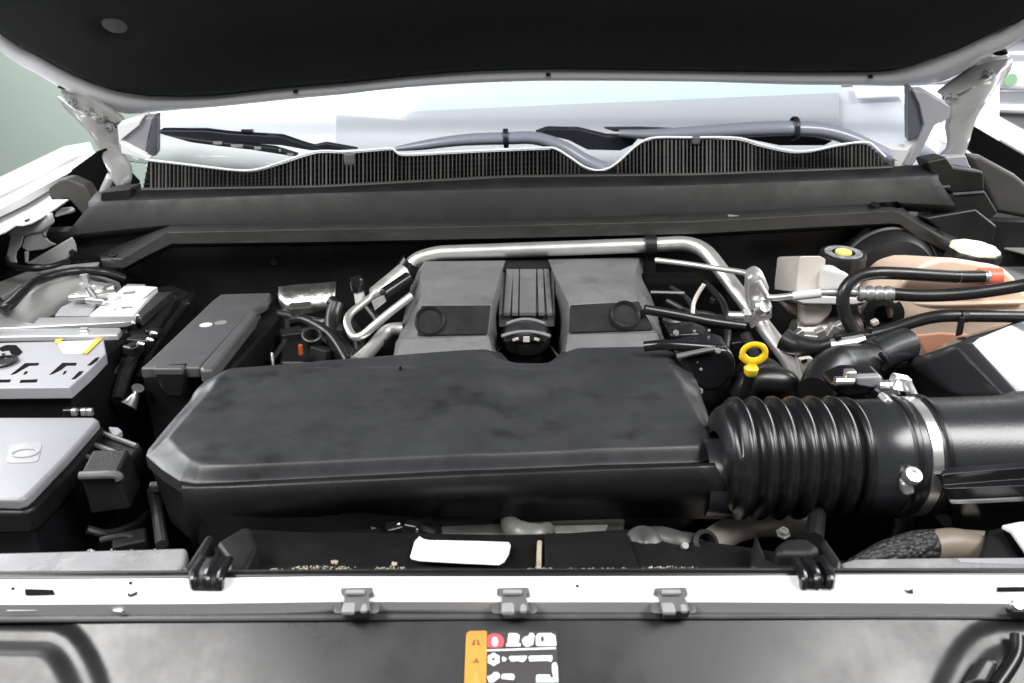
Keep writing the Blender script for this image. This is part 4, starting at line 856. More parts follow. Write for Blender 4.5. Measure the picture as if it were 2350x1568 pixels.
bolt('bolt', P(*ZB(855, 140), z=.05), (0, 0, 1), .006, .016, tm)
MB().tube([P(*ZB(855, 140), z=.05), P(*ZB(950, 270), z=.035)], .004, 8).build('bolt_shank', 'steel', tm)
for a, b, s in ((1330, 470, .016), (1260, 530, .018), (1190, 620, .014), (1400, 700, .020), (1470, 690, .012), (1330, 760, .016), (1530, 610, .014)):
    MB().box(P(*ZB(a, b), z=.012), s * 1.4, s, s * .8, Matrix.Rotation(a * .7, 3, 'Z')).build('clamp_piece', 'black_gloss', tm, bevel=.003)
for a, b in ((1350, 430), (1300, 500), (1390, 710), (1480, 670), (1520, 605)):
    MB().tube([P(*ZB(a - 20, b + 14), z=.022), P(*ZB(a, b), z=.024), P(*ZB(a + 30, b + 10), z=.022)], .0028, 8).build('bright_clip', 'steel', tm)
bl = thing('cable_lug', 'small steel lug hanging between battery and fuse box', 'lug', P(300, 930, z=-.05))
MB().tube([P(*ZB(1275, 1330), z=-.03), P(*ZB(1345, 1220), z=-.02), P(*ZB(1368, 1150), z=-.01)], [.010, .004, .007], 10).build('lug', 'steel', bl)
MB().tube([P(*ZB(1090, 1000), z=-.02), P(*ZB(1220, 860), z=-.015)], .006, 10).build('cable', 'fuse', bl)

# ================================================================== fuse boxes
fb_ = thing('fuse_box', 'long dark grey fuse box with ridged lid between battery and resonator', 'fuse box', P(450, 900, z=-.1))
lidp = ZZ(Z4, [(945, 990), (985, 960), (1430, 535), (1490, 490), (1830, 480), (1800, 540), (1700, 600), (1350, 985)])
flid = MB().prism(PL(lidp, z=.022), -.014).build('lid', 'fuse', fb_, bevel=.003, seg=3)
MB().prism(PL(ZZ(Z4, [(1345, 985), (1690, 590), (1735, 600), (1720, 640), (1430, 1000), (1360, 1005)]), z=.028), -.018).build('lid_ridge', 'fuse', flid, bevel=.004, seg=3)
MB().prism(PD([(*Z4(1365, 1005), .014), (*Z4(1420, 1010), .012), (*Z4(1760, 600), .012), (*Z4(1700, 560), .014)]), -.04).build('lid_lip', 'fuse', fb_, bevel=.004)
MB().prism(PD([(*Z4(950, 1010), .006), (*Z4(1410, 1020), .006), (*Z4(1560, 1000), .0), (*Z4(1890, 650), .0), (*Z4(1870, 500), .01), (*Z4(1500, 500), .006)]), -.12).build('base', 'black', fb_, bevel=.004)
MB().prism(PL(ZZ(Z4, [(1040, 1010), (1230, 1000), (1250, 1060), (1230, 1190), (1130, 1190), (1080, 1120)]), y=.345), Vector((0, .02, 0))).build('latch', 'black', fb_, bevel=.003)
MB().box(P(*Z4(1145, 1005), z=.02), .034, .012, .010).build('latch', 'fuse', fb_, bevel=.003)
for a, b in ((1390, 700), (1490, 685)):
    q = P(*Z4(a, b), z=.0222); MB().lathe([(0, .0001), (.0004, .0001), (.0004, .008), (0, .008)], q, (0, 0, 1), 14).build('paint_mark', 'milky_white' if a < 1400 else 'ledge', flid)
jb = thing('junction_box', 'satin grey lidded junction box at the lower left corner', 'fuse box', P(100, 1200, z=-.1))
zl = .0
lidq = ZZ(Z7, [(-250, 290), (110, 298), (170, 285), (215, 245), (450, 5)]) + [(228, 963), (218, 956), (-120, 956)]
jlid = MB().prism(PL(lidq, z=zl), -.012).build('lid', 'lid', jb, bevel=.004, seg=3)
lipq = ZZ(Z7, [(-250, 460), (170, 462), (230, 450), (300, 390), (540, 130)]) + [(255, 990), (-120, 985)]
MB().prism(PL(lipq, z=-.035), -.09).build('base', 'black_gloss', jb, bevel=.006, seg=3)
lip2 = ZZ(Z7, [(-250, 380), (150, 380), (230, 350), (500, 70)]) + [(240, 975), (-120, 975)]
MB().prism(PL(lip2, z=-.012), -.025).build('lid_skirt', 'black', jb, bevel=.005, seg=3)
for pl in ([(170, 1018), (215, 988), (330, 1022), (275, 1082), (160, 1045)],):
    MB().prism(PL(pl, z=-.022), -.03).build('connector', 'black', jb, bevel=.005, seg=3)
for a in (0, 1, 2):
    MB().tube([P(185 + a * 22 - 10, 1040 - a * 26, z=-.019), P(270 + a * 22, 1072 - a * 24, z=-.02)], .0028, 8).build('connector_rib', 'clip', jb)
MB().prism(PL([(182, 1090), (268, 1088), (300, 1170), (208, 1182)], y=.16), Vector((0, .03, .01))).build('foot', 'cowl', jb, bevel=.003)
MB().tube([P(184, 1092, y=.158), P(262, 1090, y=.158), P(275, 1100, y=.158)], .004, 10).build('foot_edge', 'clip', jb)
slab('emblem', rounded(PL([(22, 1020), (98, 1015), (88, 1062), (12, 1064)], z=zl), .008), .0006, 'emblem_grey', jlid, bevel=.0003)
q0 = P(58, 1040, z=zl + .0008)
MB().tube([q0 + Vector((.012 * math.cos(t / 10 * math.pi), .008 * math.sin(t / 10 * math.pi), 0)) for t in range(21)], .0009, 6).build('emblem_mark', 'lilac', jlid)
slab('foot', PL([(-60, 1212), (40, 1210), (40, 1228), (-60, 1230)], z=-.05), .004, 'clip', jb, bevel=.001)
cn = thing('lamp_connector', 'small white and silver connector beside the junction box lid', 'connector', P(262, 985, z=-.02))
MB().prism(PL([(248, 978), (272, 980), (281, 988), (266, 1000), (258, 1000)], z=-.018), -.008).build('plug', 'lilac', cn, bevel=.002)
MB().box(P(181, 947, z=-.005), .032, .008, .010).build('clip', 'black_gloss', cn, bevel=.002)
for px in (171, 193, 207): MB().box(P(px, 946, z=.0), .006, .005, .008).build('pin', 'steel', cn, bevel=.001)

# ================================================================== fenders, pillars and inner wing metal
lf = thing('left_fender', 'white fender with grooved edge beside the green wall', 'fender', P(100, 440, z=.0))
e1 = [(-330, 592), (0, 428), (100, 380), (207, 328)]
e2 = [(-330, 612), (0, 446), (100, 397), (212, 340)]
e3 = [(-330, 622), (0, 456), (100, 406), (216, 348)]
e4 = [(-330, 645), (0, 482), (80, 440), (150, 402), (221, 360)]
e5 = [(-330, 665), (0, 498), (60, 470), (112, 438), (160, 405), (222, 366)]
MB().loft([PL([(a - 60, b + 10) for a, b in e1], z=.02), PL(e1, z=.13), PL(e2, z=.132), PL(e3, z=.126), PL(e4, z=.126), PL(e5, z=.118)], 30).build('outer_panel', 'paint', lf, bevel=.003, ang=12, sharp=60, solid=.002)
fl = ZZ(ZF, [(-600, 1150), (-600, 560), (0, 440), (690, 150), (720, 230), (760, 325), (1010, 322), (860, 420), (600, 590), (460, 660), (340, 690), (240, 690), (100, 780), (0, 820)])
MB().prism(PL(fl, z=.112), -.003).build('flange', 'paint', lf, bevel=.0012)
slab('slot', PL(ZZ(ZF, [(355, 640), (430, 610), (440, 620), (370, 655)]), z=.113), .001, 'deep', lf)
MB().prism(PL(ZZ(ZF, [(810, 500), (900, 445), (1060, 430), (1095, 465), (1060, 490), (900, 525), (800, 555)]), z=.10), -.004).build('bracket', 'paint_primer', lf, bevel=.0015)
lg = thing('wing_apron', 'folded grey sheet metal of the inner wing beside the battery', 'sheet metal', P(60, 600, z=.0))
MB().loft([PL(ZZ(ZF, [(240, 690), (460, 660), (770, 520), (800, 640), (710, 690), (620, 760)]), y=.72), PL(ZZ(ZF, [(140, 860), (300, 880), (620, 780), (640, 850), (640, 860), (650, 870)]), y=.704)], 20).build('upper_fold', 'paint_primer', lg, solid=.003)
MB().prism(PL(ZZ(ZF, [(150, 860), (340, 870), (300, 1010), (240, 1090), (225, 1180), (245, 1265), (120, 1240), (90, 1130)]), y=.700), Vector((0, .004, 0))).build('side_fold', 'paint_primer', lg, bevel=.003)
MB().prism(PL(ZZ(ZF, [(350, 870), (610, 770), (640, 860), (720, 940), (820, 985), (640, 1060), (400, 1090), (310, 1030)]), y=.706), Vector((0, .004, 0))).build('inner_fold', 'paint_primer', lg, bevel=.003)
MB().prism(PL(ZZ(ZF, [(350, 1090), (410, 1090), (400, 1250), (360, 1250)]), y=.705), Vector((0, .004, 0))).build('inner_fold', 'paint_primer', lg, bevel=.001)
MB().prism(PL(ZZ(ZF, [(370, 1272), (1045, 882), (1085, 950), (1110, 1040), (1118, 1110), (1060, 1130), (930, 1245), (700, 1290)]), y=.685), Vector((0, .004, .001))).build('brace', 'strut_grey', lg, bevel=.003)
bolt('bolt', P(*ZF(1065, 1110), y=.684), (0, -1, .2), .004, .004, lg, 'black')
MB().prism(PL(ZZ(ZF, [(690, 150), (850, 40), (980, 10), (1230, 120), (1300, 250), (1400, 480), (1420, 900), (1300, 1000), (1100, 1000), (1000, 800), (1200, 560), (1000, 330), (760, 325), (700, 240)]), y=.76), Vector((0, .03, 0))).build('rubber_shroud', 'boot', lg, bevel=.010, seg=3)
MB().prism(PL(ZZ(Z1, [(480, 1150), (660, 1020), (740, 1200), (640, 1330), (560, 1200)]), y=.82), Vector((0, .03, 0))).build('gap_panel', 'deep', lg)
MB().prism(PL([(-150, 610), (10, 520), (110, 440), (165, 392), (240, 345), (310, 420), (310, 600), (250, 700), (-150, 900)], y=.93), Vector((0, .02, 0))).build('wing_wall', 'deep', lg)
MB().prism(PL(ZZ(ZF, [(930, 1245), (1200, 1130), (1380, 1040), (1400, 1180), (1200, 1300)]), z=.04), -.01).build('dark_bracket', 'cowl', lg, bevel=.003)  # bracket in the black cowl plastic
MB().prism(PL(ZZ(ZF, [(500, 1440), (560, 1380), (900, 1290), (1300, 1250), (1460, 1235), (1440, 1270), (1200, 1310), (800, 1340)]), z=.045), -.004).build('edge_flange', 'strut_grey', lg, bevel=.001)
st = thing('strut_tower', 'domed grey strut tower behind the battery', 'strut tower', P(120, 700, z=-.05))
MB().tube([P(-60, 820, z=-.01), P(20, 760, z=.0), P(80, 715, z=.01), P(140, 685, z=.015), P(200, 665, z=.015), P(255, 668, z=.0)], [.034, .032, .030, .028, .026, .02], 26).build('dome', 'strut_grey', st)
MB().prism(PL([(-120, 690), (60, 622), (100, 622), (-60, 720), (-120, 760)], z=.03), -.01).build('flange', 'strut_grey', st, bevel=.004)
cb = thing('wing_cable', 'black sheathed cable curving along the left wing above the battery', 'cable', P(20, 700, z=.02))
MB().tube([P(*ZF(-60, 1800), z=.04), P(*ZF(80, 1900), z=.045), P(*ZF(300, 1700), z=.05), P(*ZF(500, 1520), z=.052), P(*ZF(800, 1420), z=.052), P(*ZF(1150, 1370), z=.05), P(*ZF(1500, 1390), z=.045), P(*ZF(1800, 1480), z=.03)], [.007, .007, .0065, .006, .006, .0065, .007], 14).build('sheath', 'hose', cb)
MB().tube([P(*ZF(90, 1180), z=.05), P(*ZF(150, 1290), z=.052), P(*ZF(400, 1330), z=.055), P(*ZF(700, 1310), z=.056), P(*ZF(1000, 1220), z=.056)], .0042, 12).build('lower_cable', 'hose', cb)
def pillar(label, pieces):
    t = thing('windscreen_pillar', label, 'pillar', P(*pieces[0][1][0], y=.88), 'windscreen pillars')
    for nm, pl, m, dy in pieces:
        MB().prism(PL(pl, y=.868 + dy), Vector((0, .02, .006))).build(nm, m, t, bevel=.002)
    return t
pillar('white windscreen pillar base at the left hinge', [('outer_fold', ZZ(Z1, [(790, 850), (970, 790), (940, 850), (820, 945), (805, 1000)]), 'white', 0), ('inner_fold', ZZ(Z1, [(820, 945), (975, 800), (1035, 795), (1000, 930), (985, 1050), (900, 1000)]), 'lilac', .006),
    ('rubber_edge', ZZ(Z1, [(1030, 795), (1058, 790), (1056, 1055), (1000, 1060), (985, 1000), (1010, 900)]), 'print_dark', .003), ('lower_fold', ZZ(Z1, [(808, 960), (985, 1055), (1020, 1065), (1000, 1092), (820, 1040)]), 'white', -.004)])
pillar('grey white windscreen pillar base at the right hinge', [('rubber_edge', ZZ(Z3, [(1568, 600), (1605, 600), (1640, 710), (1672, 850), (1640, 920), (1572, 965)]), 'print_dark', 0),
    ('inner_fold', ZZ(Z3, [(1600, 615), (1680, 620), (1850, 720), (1850, 800), (1750, 850), (1690, 960), (1640, 1060), (1600, 1120), (1545, 1120), (1580, 1060), (1640, 950), (1675, 850), (1645, 710)]), 'lilac', -.006),
    ('lower_fold', ZZ(Z3, [(1330, 1000), (1560, 1010), (1640, 930), (1700, 900), (1620, 1060), (1560, 1130), (1440, 1135), (1490, 1090)]), 'milky_white', .004),
    ('washer_hose_guide', ZZ(Z3, [(1350, 1000), (1480, 1080), (1480, 1125), (1430, 1130)]), 'clip', -.012)])
rf = thing('right_fender', 'white fender edge at the right behind the coolant tank', 'fender', P(2320, 320, z=.05))
f1 = [Z3(2000, 690), Z3(2060, 725), Z3(2350, 885), Z3(3000, 1240)]
f2 = [Z3(1960, 770), Z3(2010, 835), Z3(2350, 1035), Z3(3000, 1410)]
f3 = [Z3(1955, 790), Z3(2000, 860), Z3(2350, 1062), Z3(3000, 1440)]
MB().loft([[q + Vector((.06, 0, -.1)) for q in PL(f1, z=.14)], PL(f1, z=.14), PL([((a + c_) / 2, (b + d_) / 2) for (a, b), (c_, d_) in zip(f1, f2)], z=.136), PL(f2, z=.132), PL(f3, z=.12)], 24).build('outer_panel', 'paint', rf, bevel=.003, ang=12, sharp=60, solid=.002)
MB().prism(PL(ZZ(Z3, [(2190, 1150), (2360, 1138), (2700, 1200), (2700, 1500), (2350, 1250), (2290, 1220)]), z=.115), -.003).build('flange', 'paint', rf, bevel=.001)
rg = thing('wing_apron', 'dark and grey inner wing metal behind the coolant tank', 'sheet metal', P(2330, 480, z=.0))
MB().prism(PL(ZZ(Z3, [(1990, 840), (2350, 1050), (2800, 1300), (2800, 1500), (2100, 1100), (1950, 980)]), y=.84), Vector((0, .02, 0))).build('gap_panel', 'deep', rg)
MB().prism(PL(ZZ(Z3, [(1960, 1040), (2060, 1050), (2300, 1180), (2500, 1350), (2500, 1500), (2160, 1440), (2050, 1200)]), y=.77), Vector((0, .02, 0))).build('rubber_shroud', 'boot', rg, bevel=.008, seg=3)
MB().prism(PL(ZZ(Z3, [(1810, 1060), (1960, 1050), (2010, 1180), (1930, 1190), (1890, 1130), (1820, 1130)]), y=.765), Vector((0, .02, 0))).build('bracket', 'lilac', rg, bevel=.003)
MB().tube(PL(ZZ(Z3, [(2170, 1230), (2260, 1225), (2330, 1260), (2420, 1330)]), z=.09), .018, 14).build('wiring_boot', 'alu_dull', rg)
MB().tube(PL(ZZ(Z3, [(2330, 1310), (2345, 1250), (2400, 1260)]), z=.10), .005, 8).build('clip', 'brown_hose', rg)
MB().prism(PL([(2285, 498), (2350, 485), (2500, 520), (2500, 640), (2330, 560)], z=.05), -.02).build('brace', 'strut_grey', rg, bevel=.012, seg=4)
MB().prism(PL(ZZ(Z6, [(2010, 105), (2340, 160), (2500, 190), (2500, 240), (2320, 185), (2070, 125)]), z=.06), -.003).build('edge_flange', 'strut_grey', rg, bevel=.001)
MB().prism(PL(ZZ(Z6, [(2080, 130), (2500, 240), (2500, 500), (2280, 400), (2150, 250)]), z=.03), -.01).build('side_panel', 'strut_grey', rg, bevel=.004)
MB().prism(PL([(2120, 500), (2240, 480), (2290, 520), (2280, 560), (2190, 560)], y=.70), Vector((0, .03, 0))).build('relay_block', 'black', rg, bevel=.004)
# neighbour on the right
pc = thing('parked_car', 'silver and white parked car beyond the right fender', 'car', (2.6, 3.4, -.9))
def band(nm, y0, y1, m, dy):
    MB().prism([P(2262, y0, y=3.3 + dy), P(2262, y1, y=3.3 + dy), P(2262, y1, y=3.3 + dy) + Vector((2.5, 0, -.12)), P(2262, y0, y=3.3 + dy) + Vector((2.5, 0, 0))], Vector((0, 1.2, 0))).build(nm, m, pc, bevel=.02, seg=3)
band('hood', 118, 152, 'lid', .25); band('upper_body', 150, 203, 'paint', 0); band('door', 200, 244, 'grey_car', .02); band('trim_strip', 243, 258, 'paint', -.02); band('lower_body', 256, 330, 'grey_car', .03)
q = P(2319, 184, y=3.29); MB().lathe([(0, .0001), (.004, .0001), (.004, .028), (0, .028)], q, (0, -1, 0), 20).build('sticker', 'greendot', pc)
structure(MB().box((5.0, 5.2, 1.0), 8, .1, 4.4).build('wall_right', mat('pale_grey_wall', (.35, .35, .37), .85, mottle=.02)))

# ================================================================== front: radiator support, crossmember, fascia
hs = thing('heat_shield', 'crinkled foil heat shield behind the long fuse box', 'heat shield', P(700, 720, y=.6))
MB().loft([PL([(640, 660), (680, 655), (730, 652), (772, 648)], y=.63), PL([(640, 690), (690, 690), (740, 685), (770, 680)], y=.61), PL([(650, 715), (700, 722), (745, 718), (760, 700)], y=.60)], 10).build('foil', 'foil', hs, solid=.002)
cs = thing('coolant_sensor', 'round open grey sensor collar between fuse box and engine cover', 'sensor', P(715, 790, z=-.02))
MB().lathe([(-.03, .0105), (0, .012), (.004, .013), (.005, .011), (.003, .0095), (-.015, .0095), (-.015, .0001)], P(716, 772, z=.0), (.1, -.5, .9), 28).build('collar', 'cowl_lip', cs)
MB().prism(PL([(650, 765), (720, 755), (745, 790), (700, 830), (640, 830)], z=-.02), -.03).build('body', 'black', cs, bevel=.006)
MB().box(P(690, 803, z=-.005), .005, .006, .014).build('lock_tab', mat('rust_orange', (.35, .08, .02), .5), cs, bevel=.001)
MB().tube([P(660, 740, z=-.01), P(700, 735, z=0), P(760, 770, z=0), P(800, 830, z=-.01)], .007, 12).build('lead', 'hose', cs)
MB().tube([P(775, 700, y=.56), P(765, 740, y=.54), P(775, 790, y=.5), P(820, 830, y=.45)], .012, 14).build('lead', 'hose', cs)

rs = thing('radiator_support', 'black plastic radiator shroud panel below the resonator', 'radiator shroud', P(1200, 1280, z=-.1))
MB().loft([PL([(380, 1322), (700, 1318), (1170, 1318), (1800, 1316), (1960, 1322)], z=-.012), PL([(430, 1300), (700, 1296), (1170, 1302), (1800, 1296), (1960, 1300)], z=-.03), PL([(560, 1215), (700, 1222), (1000, 1225), (1170, 1228), (1280, 1225), (1440, 1215), (1800, 1270), (1960, 1290)], z=-.034), PL([(560, 1260), (1000, 1260), (1280, 1260), (1440, 1260), (1960, 1320)], z=-.12)], 40).build('panel', 'black', rs, sharp=30, solid=.004)
MB().prism(PL([(1250, 1222), (1440, 1220), (1470, 1312), (1250, 1314)], z=-.026), -.006).build('raised_pad', 'black', rs, bevel=.002)
MB().tube([P(1238, 1245, z=-.028), P(1236, 1310, z=-.026)], .0022, 8).build('rib', 'grit', rs)
MB().loft([PL([(560, 1240), (700, 1200), (830, 1172), (1010, 1172)], z=-.055), PL([(600, 1300), (720, 1275), (850, 1250), (1010, 1235)], z=-.05)], 16).build('shroud_arch', 'deep', rs, solid=.004)
al = thing('fan_motor_plate', 'grey metal plate with curved bright lip behind the radiator shroud', 'metal plate', P(1220, 1230, z=-.1))
MB().prism(PL([(1005, 1178), (1436, 1172), (1430, 1235), (1270, 1230), (1262, 1238), (1180, 1240), (1160, 1225), (1010, 1226)], z=-.05), -.01).build('plate', 'strut_dark', al, bevel=.003)
MB().tube([P(1165, 1180, z=-.045), P(1172, 1205, z=-.044), P(1195, 1225, z=-.044), P(1235, 1228, z=-.044), P(1262, 1212, z=-.044)], [.006, .009, .012, .011, .006], 14).build('lip', 'plate_lip', al)
MB().prism(PL([(1268, 1206), (1396, 1203), (1390, 1221), (1274, 1223)], z=-.042), -.003).build('strip', 'plate_lip', al, bevel=.001)
wp = thing('thermostat_housing', 'grimy cast pipe fitting right of the grey plate', 'pipe fitting', P(1500, 1250, z=-.1))
MB().lathe([(-.02, .014), (0, .016), (.003, .011), (.003, .006), (.005, .0001)], P(1476, 1247, z=-.035), (-.1, -.6, .8), 22).build('cap', 'strut_dark', wp)
MB().tube([P(1480, 1240, z=-.045), P(1520, 1240, z=-.04), P(1560, 1250, z=-.04), P(1600, 1255, z=-.05)], .012, 14).build('arm', 'strut_dark', wp)
MB().lathe([(0, .0001), (0, .0035), (.004, .003), (.004, .0001)], P(1570, 1255, z=-.03), (.1, -.6, .8), 12).build('bolt', 'plate_lip', wp)
MB().lathe([(0, .0105), (.01, .012), (.012, .008), (.0, .006), (.0, .0001)], P(1610, 1252, z=-.04), (.2, -.6, .7), 20).build('cap', 'cowl', wp)
lp_ = thing('coolant_pipe', 'bright metal pipe bend under the bellows', 'pipe', P(1700, 1240, z=-.1))
MB().tube([P(1590, 1290, z=-.07), P(1650, 1235, z=-.07), P(1710, 1208, z=-.07), P(1790, 1200, z=-.07), P(1850, 1215, z=-.09)], .0135, 22).build('bend', 'beige', lp_)
bh = thing('braided_hose', 'braided black hose joined to a brown hose end behind the right ledge', 'hose', P(2100, 1270, z=-.05))
MB().tube([P(1950, 1310, z=-.05), P(2030, 1275, z=-.04), P(2100, 1255, z=-.035), P(2150, 1250, z=-.035)], [.008, .012, .0135, .0135], 24).build('braid', 'braid', bh)
MB().tube([P(2140, 1253, z=-.035), P(2190, 1250, z=-.035), P(2240, 1262, z=-.04), P(2270, 1290, z=-.05)], [.0137, .0142, .014, .012], 24).build('hose_end', 'brown_hose', bh)
MB().tube([P(2040, 1140, z=-.08), P(2060, 1180, z=-.08), P(2070, 1220, z=-.08), P(2060, 1260, z=-.08)], .012, 12).build('lead', 'hose', bh)
hb = thing('lamp_bracket', 'dark bracket with white edge at the lower right corner', 'bracket', P(2300, 1280, z=-.03))
MB().prism(PL([(2265, 1215), (2300, 1205), (2350, 1290), (2240, 1290)], z=-.02), -.02).build('web', 'black', hb, bevel=.004)
MB().prism(PL(ZZ(Z9, [(2200, 470), (2320, 445), (2500, 440), (2500, 720), (2360, 640), (2260, 500)]), z=-.008), -.004).build('plate', 'paint', hb, bevel=.001)
MB().prism(PL(ZZ(Z9, [(1950, 500), (2090, 510), (2065, 590), (2020, 560)]), z=-.04), -.003).build('tab', 'beige', hb)

def ledge(label, top, zt_):
    t = thing('support_ledge', label, 'support ledge', P(*top[0], z=-.05), 'grey ledges of the front support')
    MB().prism(PL(top, z=zt_), -.03).build('shelf', 'ledge', t, bevel=.004, seg=3)
    return t
l1 = ledge('satin grey ledge below the junction box, left of the ribbed strap', [(-120, 1270), (0, 1266), (250, 1260), (430, 1255), (425, 1295), (410, 1312), (0, 1318), (-120, 1320)], -.012)
for i in range(14):
    x = random.uniform(190, 425); y_ = 1262 + abs(random.gauss(0, 8)); q = P(x, y_, z=-.012)
    MB().box(q, random.uniform(.0008, .0016), random.uniform(.002, .005), .0004, Matrix.Rotation(random.uniform(.2, .9), 3, 'Z')).build('grit_fleck', 'ledge' if i % 3 else 'lilac', l1)
l2 = ledge('satin grey ledge at the lower right, right of the ribbed strap', [(1925, 1290), (1960, 1280), (2200, 1276), (2480, 1280), (2480, 1308), (2200, 1309), (1930, 1308)], -.012)
slab('scuff', PL([(2195, 1283), (2350, 1282), (2350, 1297), (2205, 1292)], z=-.012), .0005, 'lilac', l2)
# mud in the gutter
gr = MB()
for i in range(520):
    seg = random.choice(((620, 820, 1307), (680, 800, 1303), (860, 930, 1306), (1210, 1270, 1307), (1290, 1460, 1307), (1470, 1600, 1304), (1920, 2080, 1301), (760, 775, 1290), (900, 910, 1294)))
    q = P(random.uniform(seg[0], seg[1]), seg[2] + random.gauss(0, 2.0), z=-.016); s_ = random.uniform(.0002, .0007)
    gr.box(q, s_ * 2, s_ * 1.5, s_, Matrix.Rotation(random.uniform(0, 3), 3, 'Z'))
go = gr.build('mud_grit', 'grit', smooth=False, kind='stuff'); go['label'] = 'dried pale mud along the gutter behind the front crossmember'; go['category'] = 'mud'
se = thing('hood_seal', 'black rubber seal strip along the back of the white crossmember', 'seal', P(1175, 1325, z=-.01))
MB().tube(PL([(-120, 1330), (300, 1328), (726, 1323), (1171, 1321), (1597, 1321), (1900, 1322), (2480, 1321)], z=-.003), .0042, 12).build('bulb', 'rubber', se)
MB().tube(PL([(-120, 1321), (300, 1319), (726, 1316), (1171, 1315), (1597, 1313), (1900, 1313), (2480, 1313)], z=-.008), .003, 10).build('lip', 'cowl_lip', se)

xm = thing('front_crossmember', 'bright white painted crossmember along the front of the bay', 'crossmember', P(1175, 1360, z=-.05))
bt_ = [(-140, 1337), (0, 1336), (442, 1333), (726, 1329), (1171, 1329), (1597, 1328), (2000, 1326), (2490, 1326)]
bb_ = [(-140, 1388), (0, 1387), (442, 1385), (799, 1380), (1171, 1381), (1597, 1381), (2000, 1383), (2490, 1385)]
MB().loft([[q + Vector((0, .002, -.02)) for q in PL(bt_, z=0)], PL(bt_, z=0), PL(bb_, z=0), [q + Vector((0, .004, -.012)) for q in PL(bb_, z=0)]], 40).build('rail', 'paint', xm, bevel=.0025, ang=20, sharp=60, solid=.002)
for pl in (ZZ(Z7, [(168, 905), (360, 910), (370, 940), (172, 945)]), ZZ(Z9, [(2165, 893), (2450, 890), (2450, 915), (2165, 920)])): slab('slot', PL(pl, z=0.0022), .0006, 'deep', xm)
for a, b, r_ in ((30, 1352, 4), (1325, 1346, 3.5), (300, 1339, 4)):
    q = P(a, b, z=.0022); MB().lathe([(0, .0001), (.0008, .0001), (.0008, pxsize(r_, q)), (0, pxsize(r_, q))], q, (0, 0, 1), 12).build('hole', 'deep', xm)
for pl in (ZZ(Z7, [(862, 925), (880, 942), (930, 920), (925, 940), (880, 955), (862, 948)]), ZZ(Z9, [(1535, 908), (1560, 915), (1600, 905), (1600, 935), (1560, 928)])): slab('notch', PL(pl, z=0.0022), .0006, 'black', xm)

FS = R(32); FO = P(1175, 1423, z=-.014); FN = Vector((0, -math.sin(FS), math.cos(FS))); FU = Vector((0, math.cos(FS), math.sin(FS)))
fpl = (FO, FN)
def f2(q): d = q - FO; return (d.x, d.dot(FU))
def fw(a, b, c=0): return FO + Vector((a, 0, 0)) + FU * b + FN * c
fa_ = thing('front_fascia', 'dark grey moulded plastic fascia panel along the bottom edge', 'fascia panel', FO)
li = [PL([(-140, 1386), (442, 1384), (799, 1379), (1171, 1380), (2000, 1382), (2490, 1384)], z=-.004), PL([(-140, 1402), (442, 1401), (799, 1400), (1171, 1400), (2000, 1398), (2490, 1400)], z=-.010)]
MB().loft(li, 40).build('upper_lip', 'front_lip', fa_, solid=.002)
MB().loft([li[1], PL([(-140, 1404), (1171, 1402), (2490, 1402)], z=-.012), PL([(-140, 1431), (442, 1429), (799, 1426), (1171, 1424), (2000, 1422), (2490, 1424)], z=-.014)], 40).build('step', 'front_step', fa_, solid=.002, sharp=30)
gl = [f2(P(a, b, plane=fpl)) for a, b in ((-150, 1456), (0, 1456), (112, 1458), (140, 1472), (160, 1495), (180, 1530), (196, 1568), (215, 1640))]
gr_ = [f2(P(a, b, plane=fpl)) for a, b in ((2160, 1660), (2197, 1568), (2215, 1530), (2235, 1500), (2262, 1474), (2300, 1460), (2480, 1452))]
def pdist(l, x, y):
    best = 9
    for (ax, ay), (bx, by) in zip(l, l[1:]):
        dx, dy = bx - ax, by - ay; t = max(0, min(1, ((x - ax) * dx + (y - ay) * dy) / (dx * dx + dy * dy)))
        best = min(best, math.hypot(x - ax - t * dx, y - ay - t * dy))
    return best
def fas_h(x, y, d):
    h = 0
    for l in (gl, gr_):
        k = pdist(l, x, y); h -= .0042 * (1 - sstep((k - .002) / .014))
    return h + .0006 * math.sin(x * 23 + 1) * math.cos(y * 40)
fo_ = [f2(P(a, b, plane=fpl)) for a, b in ((-150, 1431), (0, 1431), (442, 1428), (799, 1425), (1171, 1424), (2000, 1422), (2490, 1424))]
field([(q[0], q[1] - .0004) for q in fo_] + [(fo_[-1][0], -.11), (fo_[0][0], -.11)], fas_h, .01, 260, 90, lambda q: fw(q.x, q.y, q.z)).build('face', 'front', fa_, sharp=60)
slab('notch', [q + FN * .0 for q in PL(ZZ(Z7, [(945, 1152), (1100, 1152), (1060, 1172), (1010, 1188), (975, 1175)]), plane=fpl)], .0005, 'deep', fa_, up=FN)
slab('reflector', PL(ZZ(Z7, [(45, 1025), (250, 1023), (248, 1053), (45, 1055)]), z=-.0065), .001, 'white', fa_, bevel=.0006)
for a, b in ((795, 1050), ): slab('drip', PL(ZZ(Z7, [(755, 1045), (800, 1038), (835, 1050), (820, 1064), (770, 1060)]), z=-.0065), .0015, 'white', fa_, bevel=.0006)
for a, b, w in ((1190, 1398, 4),): pass
MB().tube([fw(*f2(P(2330, 1462, plane=fpl)), .003), fw(*f2(P(2325, 1510, plane=fpl)), .003), fw(*f2(P(2280, 1580, plane=fpl)), .003)], .005, 12).build('edge_seal', 'rubber', fa_)
MB().prism([fw(*f2(P(a, b, plane=fpl)), .008) for a, b in ((2245, 1508), (2290, 1520), (2260, 1580), (2200, 1580))], -FN * .01).build('latch_block', 'front', fa_, bevel=.005, seg=3)
lr = P(2340, 1392, z=0); MB().lathe([(-.01, .004), (0, .005), (.004, .0035), (.004, .0001)], P(2332, 1391, z=.0), (0, -.5, .8), 14).build('stud', 'steel', fa_)
